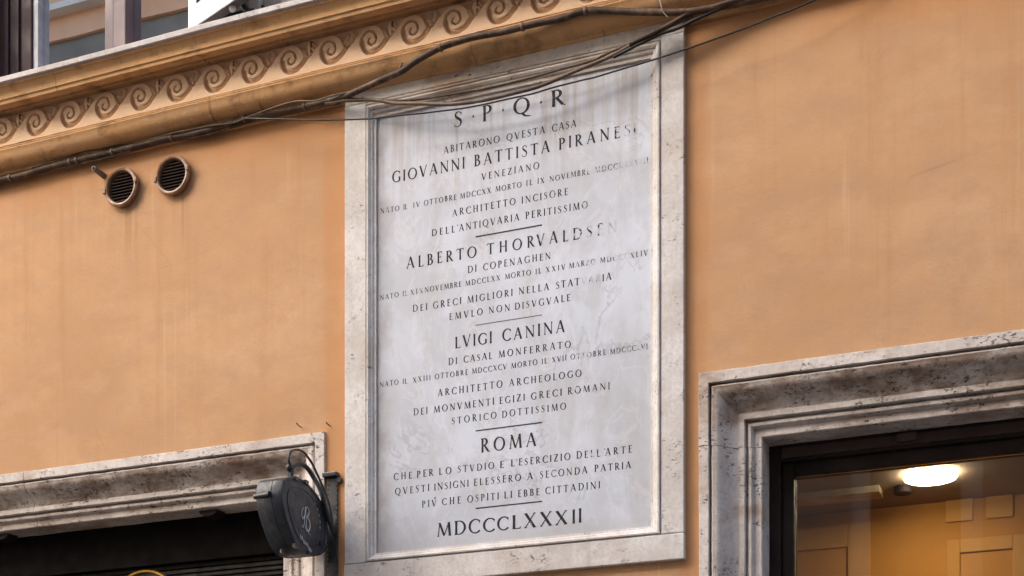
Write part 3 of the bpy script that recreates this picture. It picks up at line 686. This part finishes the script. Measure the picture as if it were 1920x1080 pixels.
def sspine():
    pts = [(0.45, 0.84), (0.37, 0.945), (0.25, 0.965), (0.13, 0.89), (0.105, 0.77), (0.165, 0.655), (0.27, 0.56), (0.385, 0.455), (0.445, 0.32), (0.42, 0.16), (0.32, 0.055), (0.18, 0.035), (0.07, 0.13)]
    ws = [0.05, 0.06, 0.07, 0.09, 0.11, 0.14, 0.16, 0.15, 0.12, 0.09, 0.07, 0.06, 0.05]
    sp = smooth_path([(a, b, w) for (a, b), w in zip(pts, ws)], 3); out = []
    def nr(i):
        d = sp[min(i+1, len(sp)-1)] - sp[max(i-1, 0)]; return Vector((-d.y, d.x)).normalized() * (sp[i].z / 2)
    for i in range(len(sp) - 1):
        a, b = nr(i), nr(i+1)
        out.append([(sp[i].x-a.x, sp[i].y-a.y), (sp[i+1].x-b.x, sp[i+1].y-b.y), (sp[i+1].x+b.x, sp[i+1].y+b.y), (sp[i].x+a.x, sp[i].y+a.y)])
    return out
G['S'] = (0.54, sspine() + [[(0.43, 0.74), (0.465, 0.74), (0.48, 0.95), (0.43, 0.90)], [(0.04, 0.05), (0.07, 0.26), (0.035, 0.26), (0.02, 0.02)]])
G["'"] = (0.16, [[(0.04, 0.98), (0.14, 0.98), (0.09, 0.74)]])
G['.'] = (0.2, [[(0.0, 0.40), (0.2, 0.42), (0.11, 0.60)]])
G['^'] = (0.10, [[(0.0, 1.1), (0.06, 1.07), (0.15, 1.32), (0.06, 1.32)]])

def word(m, att, txt, u0, u1, z, h, wear=None):
    x0 = at(u0, 500, -0.003)[0]; x1 = at(u1, 500, -0.003)[0]
    nat = sum(G[c][0] for c in txt) * h; n_ = len(txt)
    gap = (x1 - x0 - nat) / max(1, n_ - 1); k = 1.0
    if n_ == 1: k = (x1 - x0) / nat; gap = 0
    elif gap < 0.03 * h: gap = 0.04 * h; k = (x1 - x0 - gap * (n_ - 1)) / nat
    x = x0
    for i, c in enumerate(txt):
        w_, polys = G[c]
        wv = 0.27
        if wear: wv = 0.28 + 0.033 * int(wear[i], 36)
        jz = random.uniform(-0.0009, 0.0009); jk = random.uniform(0.97, 1.03)
        for q, p in enumerate(polys):
            y = -0.0034 - 0.00003 * (q % 9)
            b = len(m.v)
            m.v += [(x + px * h * k, y, z + jz + py * h * jk) for px, py in p]
            m.f.append(tuple(range(b, b + len(p)))); att += [wv] * len(p)
        x += w_ * h * k + gap
def zat(u, v): return at(u, v, -0.003)[2]
def inscription(words, u, v, cap, read):
    """words: (text, u0, u1[, wear digit per letter]); (u, v): a pixel on the base line; cap: letter height in pixels"""
    z = zat(u, v); h = zat(u, v - cap) - z
    for w in words:
        w = (w[0], w[1], w[2], w[3] if len(w) > 3 else None)
        m = MB(); att = []
        word(m, att, w[0], w[1], w[2], z, h, w[3])
        nm = {'.': 'carved_dot', "'": 'carved_apostrophe', '^': 'carved_accent'}.get(w[0], 'carved_word' if len(w[0]) > 1 else 'carved_letter')
        o = m.build(nm, M_LETT, plq, fixn=False)
        a = o.data.attributes.new('wear', 'FLOAT', 'POINT'); a.data.foreach_set('value', att)
        if w[0] not in ".'^": o['label'] = 'dark carved capitals ' + w[0] + (', half worn away' if w[3] and max(w[3]) > '4' else '')
inscription([('S', 850.8, 867.4), ('.', 885, 889.5), ('P', 904, 922.5), ('.', 940.5, 945.5), ('Q', 962.5, 994), ('.', 1011.5, 1017), ('R', 1032.5, 1059)], 1037, 201, 31, 'S P Q R')
inscription([('ABITARONO', 831.6, 937), ('QVESTA', 949.6, 1022), ('CASA', 1034.8, 1081)], 832.6, 288.6, 13.5, 'ABITARONO QVESTA CASA')
inscription([('GIOVANNI', 735.3, 871.9), ('BATTISTA', 888.9, 1031.1), ('PIR', 1047.4, 1092.6), ('ANES', 1100, 1182.2, '0135'), ('I', 1187, 1193, '7')], 891, 312.3, 21.5, 'GIOVANNI BATTISTA PIRANESI')
inscription([('VENEZIANO', 902.9, 1011.1)], 907.4, 337, 12.8, 'VENEZIANO')
inscription([('NATO', 713.3, 748.9, '3221'), ('IL', 756.3, 764), ('IV', 774.8, 787.4, '22'), ('OTTOBRE', 794.8, 855.9), ('MDCCXX', 862.7, 920.7), ('MORTO', 928.9, 978), ('IL', 986.7, 998.2), ('IX', 1007.7, 1020.7, '22'),
             ('NOVEMBRE', 1030.4, 1106, '21134227'), ('MDCCLXXVIII', 1115.6, 1215.6, '54456888765')], 920, 362, 10.5, 'NATO IL IV OTTOBRE MDCCXX MORTO IL IX NOVEMBRE MDCCLXXVIII')
inscription([('ARCHITETTO', 848, 966.7), ('INCISORE', 977.8, 1064.9, '00001311')], 848.9, 406, 13, 'ARCHITETTO INCISORE')
inscription([("DELL", 809.6, 853), ("'", 856, 859.5), ('ANTIQVARIA', 860.5, 973.8), ('PERITISSIMO', 985.2, 1102.2, '00011111223')], 811, 443, 13, "DELL'ANTIQVARIA PERITISSIMO")
inscription([('ALBERTO', 762.2, 893.8), ('THOR', 913.3, 1002.2), ('VALDSEN', 1005.9, 1157, '1104568')], 763.7, 504.4, 21, 'ALBERTO THORVALDSEN')
inscription([('DI', 877, 893.8), ('COPENAGHEN', 905.9, 1032.6)], 878.5, 511.9, 13, 'DI COPENAGHEN')
inscription([('NATO', 712.6, 747.7), ('IL', 754.8, 763.7, '44'), ('XIX', 769.6, 793.3, '444'), ('NOVEMBRE', 796.3, 865.2), ('MDCCLXX', 872.6, 937.8), ('MORTO', 946.7, 995.6), ('IL', 1004, 1014.8), ('XXIV', 1023.4, 1060),
             ('MARZO', 1067, 1116.3, '23366'), ('MDCCCXLIV', 1125.2, 1214.8, '446874322')], 1024.4, 510.8, 10.4, 'NATO IL XIX NOVEMBRE MDCCLXX MORTO IL XXIV MARZO MDCCCXLIV')
inscription([('DEI', 773.8, 801.5), ('GRECI', 812, 865.2), ('MIGLIORI', 876.3, 961.5), ('NELLA', 972.6, 1029.6), ('STATVARIA', 1042.2, 1146.7, '112487621')], 774.8, 585.2, 13, 'DEI GRECI MIGLIORI NELLA STATVARIA')
inscription([('EMVLO', 842.2, 905.2), ('NON', 916.3, 956.3), ('DISVGVALE', 965.2, 1069.3)], 967.4, 580.7, 13, 'EMVLO NON DISVGVALE')
inscription([('LVIGI', 852.6, 923), ('CANINA', 941.8, 1059.3)], 853.3, 653.7, 22, 'LVIGI CANINA')
inscription([('DI', 840.7, 857.3), ('CASAL', 869.2, 923), ('MONFERRATO', 934.8, 1070.4)], 842.2, 684.8, 13, 'DI CASAL MONFERRATO')
inscription([('NATO', 712, 747.4), ('IL', 754.8, 764), ('XXIII', 774, 807.4), ('OTTOBRE', 815.3, 877.5), ('MDCCXCV', 884.9, 950.4), ('MORTO', 958.5, 1007.7), ('IL', 1015.6, 1025.9), ('XVII', 1034.8, 1062.2),
             ('OTTOBRE', 1069.6, 1136.3, '1365333'), ('MDCCCLVI', 1143.7, 1214.5, '24433755')], 1035.6, 680, 10.4, 'NATO IL XXIII OTTOBRE MDCCXCV MORTO IL XVII OTTOBRE MDCCCLVI')
inscription([('ARCHITETTO', 820.7, 942.2), ('ARCHEOLOGO', 954.5, 1090.4)], 821.5, 743.3, 13, 'ARCHITETTO ARCHEOLOGO')
inscription([('DEI', 775.3, 801.9), ('MONVMENTI', 813.3, 926.7), ('EGIZI', 936.3, 984.4), ('GRECI', 995.6, 1053.6), ('ROMANI', 1064.4, 1143.7, '134431')], 776.3, 779.3, 13, 'DEI MONVMENTI EGIZI GRECI ROMANI')
inscription([('STORICO', 846.7, 931.1), ('DOTTISSIMO', 941.2, 1061.5)], 1026.7, 772.2, 13, 'STORICO DOTTISSIMO')
inscription([('ROMA', 901.2, 1005.9)], 903, 848.9, 26, 'ROMA')
inscription([('CHE', 738.2, 772.6), ('PER', 781.5, 812.6), ('LO', 823, 846.4), ('STVDIO', 857.8, 926.7), ('E', 937, 945.2), ("L", 957.5, 965.5), ("'", 967.5, 970.5), ('ESERCIZIO', 972.6, 1069.6), ('DELL', 1080.7, 1125.6, '2233'), ("'", 1132, 1135), ('ARTE', 1134.8, 1185.2)], 743, 900.4, 13, "CHE PER LO STVDIO E L'ESERCIZIO DELL'ARTE")
inscription([('QVESTI', 740.7, 805.2), ('INSIGNI', 814, 879), ('ELESSERO', 888.4, 977), ('A', 988.4, 999.3), ('SECONDA', 1012, 1101.5, '0020001'), ('PATRIA', 1114.4, 1183.4, '310000')], 803.7, 921, 13, 'QVESTI INSIGNI ELESSERO A SECONDA PATRIA')
inscription([('PIV', 791, 818.5), ('^', 813.5, 816.5), ('CHE', 828.6, 864), ('OSPITI', 876.3, 935.6), ('LI', 945.2, 960.4), ('EBBE', 971, 1011.9), ('CITTADINI', 1022.5, 1125.6, '000001211')], 791.9, 952, 13, 'PIV CHE OSPITI LI EBBE CITTADINI')
inscription([('M', 819.3, 846.5), ('D', 851.5, 873.8), ('C', 878.5, 899.5), ('C', 905.5, 927), ('C', 932, 952.8), ('L', 959, 976.5), ('X', 982, 1006), ('X', 1011.5, 1036), ('X', 1040.5, 1065), ('I', 1072, 1079.5), ('I', 1084, 1091.5)], 820, 1007, 26, 'MDCCCLXXXII')
for zz, w in ((4.2877, 0.0055), (3.9346, 0.0030), (3.5123, 0.0050), (3.2024, 0.0050)):
    MB().box(-2.3903, -2.1064, -0.0037, -0.0025, zz - w/2, zz + w/2).build('divider_line', simple('line_paint', (0.03, 0.027, 0.03), 0.7) if w > 0.004 else simple('line_worn', (0.16, 0.14, 0.14), 0.7), plq)

# ------------------------------------------------------------------ round vents, stub pipe, nails
def vent(u, v, label):
    c = Vector(at(u, v, -0.024)); t = empty('round_vent', (c.x, 0, c.z), label, 'vent', 'round wall vents below the cornice')
    circ = lambda r, y, n=36: [(c.x + r*math.cos(2*math.pi*k/n), y, c.z + r*math.sin(2*math.pi*k/n)) for k in range(n + 1)]
    prof = [(0.082, 0.0), (0.083, -0.008), (0.086, -0.012), (0.0875, -0.019), (0.085, -0.026), (0.079, -0.029), (0.072, -0.027), (0.069, -0.021), (0.068, -0.014), (0.067, 0.012)]
    MB().strip([circ(r, y) for r, y in prof]).build('rim', M_RUST, t, smooth=40)
    m = MB(); m.prism([(c.x + 0.0660*math.cos(2*math.pi*k/28), c.z + 0.0660*math.sin(2*math.pi*k/28)) for k in range(28)], 'y', -0.003, -0.0005); m.build('backing', M_VOID, t)
    for k in range(9):
        z = -0.054 + k * 0.0135; hw = math.sqrt(max(0.0001, 0.0665**2 - z*z))
        MB().prism([(-0.018, c.z+z-0.0045), (-0.017, c.z+z-0.006), (-0.004, c.z+z+0.004), (-0.005, c.z+z+0.006)], 'x', c.x-hw, c.x+hw).build('louvre', M_LOUV, t)
    for a in (10, 186):
        d = Vector((math.cos(R(a)), 0, math.sin(R(a)))); q = Vector((c.x, -0.030, c.z)) + d * 0.083
        MB().box(q.x-0.007, q.x+0.007, -0.033, -0.006, q.z-0.012, q.z+0.012).build('clip', M_RUST, t, bevel=0.003)
vent(226, 350, 'round louvred vent in the plaster, left one of the two, next to the stub pipe')
vent(322, 327.5, 'round louvred vent in the plaster, right one of the two')
a = Vector((-4.187, 0, 4.857))
t = empty('stub_pipe', a, 'short grey stub pipe poking from the plaster left of the vents', 'pipe')
MB().tube([a, a + Vector((0.0, -0.045, 0)), a + Vector((0, -0.075, 0.001))], [0.013, 0.011, 0.010], 12).build('barrel', simple('grey_pipe', (0.16, 0.13, 0.12), 0.5), t, smooth=40)
MB().tube([a + Vector((0, -0.0755, 0)), a + Vector((0, -0.0765, 0))], 0.006, 10).build('bore', M_VOID, t)
for (u, v, lb) in ((560, 797, 'small bent rusty nail above the corner of the dark opening'), (615, 795, 'small bent rusty nail between the dark opening and the plaque')):
    b = Vector(at(u + 5, v + 4, 0))
    o = MB().tube(smooth_path([b + Vector((0, 0.002, 0)), b + Vector((0, -0.022, 0.0)), b + Vector((-0.004, -0.034, 0.008))], 3), 0.0022, 6).build('bent_nail', simple('rusty_iron', (0.06, 0.03, 0.02), 0.7), smooth=40)
    tag(o, lb, 'nail')

# ------------------------------------------------------------------ cables along the cornice
def cable(name, pts, r, mat, label, cat, parent=None, k=6, wob=0.0015):
    q = smooth_path([at(u, v, y) for u, v, y in pts], k)
    q = [p + Vector((0, wob*math.sin(i*0.9), wob*math.sin(i*0.63+1))) for i, p in enumerate(q)]
    o = MB().tube(q, r, 10).build(name, mat, parent, smooth=60, fixn=False)
    if not parent: tag(o, label, cat)
    return o, q
main = [(-170, 382, -0.035), (-60, 354, -0.035), (0, 338, -0.035), (60, 323, -0.035), (132, 303, -0.035), (211, 285, -0.035), (265, 271, -0.035), (322, 258, -0.035), (390, 244, -0.035), (459, 223, -0.035), (515, 213, -0.035),
        (572, 199, -0.038), (637, 184, -0.07), (690, 161, -0.10), (743, 138, -0.12), (785, 112, -0.13), (826, 89, -0.13), (885, 71, -0.12), (966, 54, -0.12), (1048, 35, -0.11), (1098, 21, -0.11), (1170, 21, -0.10),
        (1251, 24, -0.10), (1332, 16, -0.08), (1395, 4, -0.06), (1500, -22, -0.05), (1700, -70, -0.05)]
cnd = empty('cable_conduit', at(572, 199, -0.03), 'thick dark painted cable conduit clipped along the underside of the cornice', 'conduit')
o, q = cable('conduit', main, 0.0128, M_COND, '', '', cnd, wob=0.0012)
o2, _ = cable('companion_cable', [(u, v + 7 + 2*math.sin(i*1.7), y + 0.006) for i, (u, v, y) in enumerate(main[:13])], 0.0062, M_COND, '', '', cnd, wob=0.001)
q = [Vector(p) for p in q]
def ring(u, v, rr=0.0158):
    c = min(q, key=lambda p: (Vector(proj(p)) - Vector((u, v))).length); i = q.index(c)
    d = (q[min(i+1, len(q)-1)] - q[max(i-1, 0)]).normalized()
    MB().tube([c - d*0.006, c - d*0.004, c + d*0.004, c + d*0.006], [rr*0.9, rr, rr, rr*0.9], 14).build('clip', M_TIE, cnd, smooth=40)
def proj(p):
    Y = p.y + CAM_D; Z = -p.x*math.sin(THETA) + Y*math.cos(THETA); X = p.x*math.cos(THETA) + Y*math.sin(THETA)
    return (960 + F_PX*X/Z, 1705 - F_PX*(p.z-CAM_H)/Z)
for u, v in ((24, 331), (126, 304), (140, 302), (211, 285), (322, 257), (459, 223), (572, 197), (826, 88), (985, 49), (1098, 24)): ring(u, v)
cable('cable', [(610, 196, -0.06), (650, 188, -0.07), (702, 188, -0.075), (760, 194, -0.08), (844, 195, -0.085), (926, 184, -0.085), (1007, 162, -0.085), (1108, 122, -0.085), (1190, 82, -0.085), (1271, 42, -0.08), (1330, 18, -0.07), (1420, -6, -0.055), (1600, -60, -0.05)],
      0.0075, M_CABL, 'brown sagging cable, the lower of the two crossing the top of the plaque', 'cable')
cable('cable', [(612, 192, -0.055), (655, 184, -0.065), (702, 189, -0.07), (804, 184, -0.072), (913, 165, -0.072), (1010, 142, -0.072), (1100, 116, -0.074), (1160, 92, -0.074), (1225, 60, -0.075), (1290, 28, -0.07), (1345, 8, -0.06), (1450, -20, -0.05)],
      0.0045, M_COND, 'thin brown cable just above the sagging one across the top of the plaque', 'cable')
cable('cable', [(1180, 84, -0.095), (1240, 54, -0.095), (1300, 22, -0.09), (1360, 6, -0.08), (1470, -22, -0.05)], 0.0085, M_COND, 'thick dark cable rising over the top right corner of the plaque', 'cable')
cable('cable', [(1150, 108, -0.088), (1200, 82, -0.09), (1240, 64, -0.09), (1284, 47, -0.085), (1330, 25, -0.08), (1380, 6, -0.07), (1480, -22, -0.05)], 0.006, M_BLKC, 'black cable leaving the plaque corner towards the upper right', 'cable', wob=0.001)
cable('wire', [(459, 222, -0.065), (520, 223, -0.09), (600, 225, -0.10), (700, 222, -0.10), (740, 217, -0.10), (804, 211, -0.10), (878, 201, -0.10), (980, 180, -0.10), (1034, 165, -0.10), (1093, 150, -0.10), (1136, 139, -0.10), (1240, 107, -0.10), (1284, 93, -0.10), (1388, 56, -0.09), (1470, 24, -0.09), (1529, 0, -0.08), (1640, -45, -0.06)],
      0.0033, M_BLKC, 'thin black wire stretched in front of the top of the plaque', 'wire', wob=0.0006)
cable('wire', [(280, 262, -0.045), (340, 246, -0.05), (400, 236, -0.05), (450, 226, -0.05), (500, 206, -0.06), (545, 192, -0.07), (590, 188, -0.08), (640, 176, -0.09), (700, 160, -0.10), (735, 146, -0.12), (755, 118, -0.13)],
      0.0035, M_CABL, 'thin tan wire wandering above the conduit left of the plaque', 'wire')
cable('wire', [(60, 316, -0.04), (110, 300, -0.045), (160, 284, -0.045), (205, 276, -0.04), (250, 268, -0.04)], 0.003, M_COND, 'thin dark wire along the conduit above the round vents', 'wire')
cable('wire', [(1232, -20, -0.13), (1240, 12, -0.125), (1243, 22, -0.12), (1252, 32, -0.11)], 0.0016, simple('pale_tie', (0.55, 0.52, 0.48), 0.5), 'short pale tie wire over the conduit near the plaque corner', 'wire', wob=0)

# ------------------------------------------------------------------ hanging sign on its iron bracket
sg = empty('hanging_sign', (-3.045, 0, 3.0), 'black drum shaped hanging sign with white monogram on an iron wall bracket', 'sign')
outl = [(-0.401, 3.281), (-0.344, 3.308), (-0.285, 3.321), (-0.227, 3.321), (-0.154, 3.304), (-0.08, 3.262), (-0.045, 3.205), (-0.036, 3.145), (-0.045, 3.10), (-0.08, 3.061), (-0.14, 3.038), (-0.203, 3.028), (-0.262, 3.030), (-0.321, 3.068), (-0.389, 3.156), (-0.412, 3.225)]
sp = smooth_path([(a, b, 0) for a, b in outl + [outl[0]]], 4)[:-1]
cyy, czz = -0.222, 3.175
def shr(k): return [(cyy + (p.x - cyy) * k, czz + (p.y - czz) * k) for p in sp]
m = MB()
ringx = lambda k, x: [(x, a, b) for a, b in shr(k)] + [(x, *shr(k)[0])]
m.strip([ringx(k, x) for k, x in ((0.93, -3.158), (0.985, -3.157), (1.0, -3.152), (1.0, -3.088), (0.99, -3.0875), (0.99, -3.0835), (1.0, -3.083), (1.0, -3.044), (0.985, -3.039), (0.93, -3.0385), (0.92, -3.042), (0.90, -3.042))])
n0 = len(m.v)
m.add([(-3.042, a, b) for a, b in shr(0.90)], [tuple(range(len(sp)))]); m.add([(-3.158, a, b) for a, b in shr(0.93)], [tuple(range(len(sp)))])
m.build('drum', M_DRUM, sg, smooth=35)
m = MB(); m.strip([ringx(0.73, -3.0415), ringx(0.735, -3.0395), ringx(0.75, -3.0395), ringx(0.755, -3.0415)]); m.build('inner_ring', M_IRON, sg)
# handle pin on the street side of the drum
MB().tube([(-3.165, -0.405, 3.226), (-3.09, -0.418, 3.226)], 0.011, 10).build('pin', M_IRON, sg, smooth=40)
MB().tube([(-3.06, -0.10, 3.10), (-3.035, -0.10, 3.10)], 0.010, 10).build('pin', M_IRON, sg, smooth=40)
MB().tube([(-3.10, -0.30, 3.034), (-3.10, -0.30, 3.020)], 0.012, 10).build('pin', M_IRON, sg, smooth=40)
for k, (dy, dz) in enumerate(((-0.30, 3.045), (-0.20, 3.036), (-0.30, 3.312), (-0.22, 3.318))):
    MB().box(-3.05, -3.034, dy-0.012, dy+0.012, dz-0.008, dz+0.008).build('clasp', M_IRON, sg)
# monogram: two interlaced script letters as curved ribbons on the face
def script(pts, r, name='monogram_stroke'):
    q = smooth_path([(-3.0405, y, z) for y, z in pts], 6); nq = len(q)
    return MB().tube(q, [r * (0.55 + 0.75 * math.sin(math.pi * i / (nq - 1)) ** 2) for i in range(nq)], 6).build(name, M_CREM, sg, smooth=60)
mc = (-0.218, 3.172); k_ = 0.9
def S_(pts): return [(mc[0] + a * k_, mc[1] + b * k_) for a, b in pts]
script(S_([(-0.020, 0.045), (-0.036, 0.030), (-0.040, 0.008), (-0.030, -0.006), (-0.018, 0.002), (-0.006, 0.030), (-0.004, 0.052), (-0.010, 0.020), (-0.018, -0.030), (-0.032, -0.045), (-0.042, -0.036)]), 0.0022)
script(S_([(-0.004, 0.050), (0.014, 0.054), (0.026, 0.040), (0.020, 0.020), (0.002, 0.008), (0.022, 0.004), (0.034, -0.018), (0.028, -0.044), (0.008, -0.052), (-0.006, -0.042), (-0.002, -0.030), (0.008, -0.034)]), 0.0024)
script(S_([(0.010, 0.030), (0.004, 0.0), (0.0, -0.03), (0.010, -0.046), (0.026, -0.060), (0.040, -0.064)]), 0.0018)
# small lettering below the monogram and a worn arc of letters at its right
for i in range(7):
    y = -0.262 + i * 0.0135; z = 3.088 - 0.010 * i * 0.6 + 0.004 * math.sin(i * 2)
    script([(y - 0.006, z - 0.006), (y - 0.001, z + 0.010), (y + 0.002, z - 0.007), (y + 0.007, z + 0.004)], 0.0013, 'lettering_stroke')
for i in range(5):
    a = R(52 - i * 15); y = cyy + 0.118 * math.cos(a); z = czz + 0.095 * math.sin(a)
    script([(y - 0.004, z + 0.005), (y + 0.003, z + 0.002), (y, z - 0.005)], 0.0011, 'lettering_stroke')
# bracket
bx = -3.034
m = MB(); m.box(-3.056, -3.014, -0.010, -0.001, 2.70, 3.392); wp = m.build('wall_plate', M_IRON, sg, bevel=0.002)
m = MB()
for k in range(34): m.box(-3.0592, -3.0562, -0.012, -0.001, 2.72 + k*0.020, 2.730 + k*0.020); m.box(-3.0138, -3.0108, -0.012, -0.001, 2.72 + k*0.020, 2.730 + k*0.020)
tag(m.build('notched_edge', simple('iron_notch', (0.10, 0.10, 0.11), 0.5), wp), kind='stuff')
MB().box(-3.074, -3.006, -0.030, -0.001, 3.393, 3.412).build('cap', M_IRON, wp, bevel=0.004)
MB().tube([(-3.0, -0.001, 3.378), (-3.0, -0.02, 3.378)], 0.012, 10).build('bolt', M_IRON, wp, smooth=40)
MB().tube(smooth_path([(-3.085, -0.255, 3.375), (-3.085, -0.280, 3.395), (-3.085, -0.266, 3.431), (-3.085, -0.219, 3.455), (-3.085, -0.160, 3.461), (-3.080, -0.108, 3.436), (-3.065, -0.085, 3.391), (-3.050, -0.062, 3.341),
                       (-3.036, -0.043, 3.284), (-3.030, -0.030, 3.236), (-3.030, -0.018, 3.187)], 6), 0.0050, 10).build('bracket_arm', M_IRON, sg, smooth=60)
MB().tube(smooth_path([(-3.090, -0.252, 3.318), (-3.090, -0.248, 3.365), (-3.088, -0.223, 3.390), (-3.085, -0.190, 3.404), (-3.075, -0.153, 3.400), (-3.060, -0.119, 3.364), (-3.036, -0.108, 3.316), (-3.028, -0.095, 3.270), (-3.026, -0.05, 3.20), (-3.026, -0.012, 3.16)], 6), 0.0100, 10).build('bracket_arm', M_IRON, sg, smooth=60)
ball((-3.092, -0.262, 3.372), 0.016).build('clamp', M_IRON, sg, smooth=60)
MB().box(-3.103, -3.083, -0.262, -0.242, 3.318, 3.366).build('clamp', M_IRON, sg, bevel=0.003)

# ------------------------------------------------------------------ round brass-rimmed sign in front of the roller shutter
gc = Vector((-3.985, 0.02, 2.905))
gs = empty('round_sign', (gc.x, 0.10, 2.7), 'dark round sign with brass rim in front of the roller shutter', 'sign')
c2 = lambda r, y: [(gc.x + r*math.cos(2*math.pi*k/48), y, gc.z + r*math.sin(2*math.pi*k/48)) for k in range(49)]
MB().strip([c2(0.175, 0.02), c2(0.178, 0.008), c2(0.186, 0.006), c2(0.189, 0.02), c2(0.186, 0.05)]).build('rim', M_GOLD, gs, smooth=40)
MB().prism([(p[0], p[2]) for p in c2(0.1755, 0)[:-1]], 'y', 0.018, 0.045).build('disc', M_DKFR, gs)
MB().box(gc.x-0.02, gc.x+0.02, 0.051, 0.111, 2.80, 2.84).build('standoff', M_IRON, gs)
# two rounded hooks under the left lintel
for (u, v, lb) in ((397, 972, 'small brown rounded bracket under the left lintel, nearer the hanging sign'), (8, 1012, 'small brown rounded bracket under the left lintel, at the left edge')):
    p = at(u, v, 0.15)
    o = MB().prism([(p[0] + 0.048*math.cos(R(a)), 3.3565 - 0.026*math.sin(R(a))) for a in range(0, 181, 20)], 'y', 0.12, 0.19).build('lintel_bracket', M_DKFR, bevel=0.003)
    tag(o, lb, 'bracket')

# ------------------------------------------------------------------ the house across the street (seen in the panes)
op = empty('facing_building', (-6, -9.5, 0), 'orange house across the street with white string course, mirrored in the upper window', 'building')
YO = -10.0
MB().box(-14.5, 25, YO-6, YO, 0, 9.6).build('lower_wall', M_OPPL, op)  # lower wall kept pale to bounce light; left end cut to let sky in
MB().box(-14.5, 25, YO-6, YO-0.05, 9.6, 12.72).build('shade_zone_wall', M_OPPG, op)  # grey colour stands in for the shaded zone mirrored in the upper panes
MB().box(-14.5, 25, YO-6, YO, 12.72, 13.02).build('band', M_OPPO, op)
MB().box(-14.5, 25, YO-6, YO+0.16, 13.02, 13.10).build('string_course', M_OPPW, op)
MB().box(-14.5, 25, YO-6, YO, 13.10, 13.5).build('upper_wall', M_OPPO, op)
for k in range(7):
    x = -11 + k * 4.2
    w = MB().box(x, x+1.3, YO+0.0, YO+0.12, 4.6, 6.9).build('window_surround', M_OPPW, op)
    MB().box(x+0.2, x+1.1, YO+0.121, YO+0.14, 4.8, 6.7).build('shutter', simple('far_shutter', (0.16, 0.10, 0.07), 0.6), w)
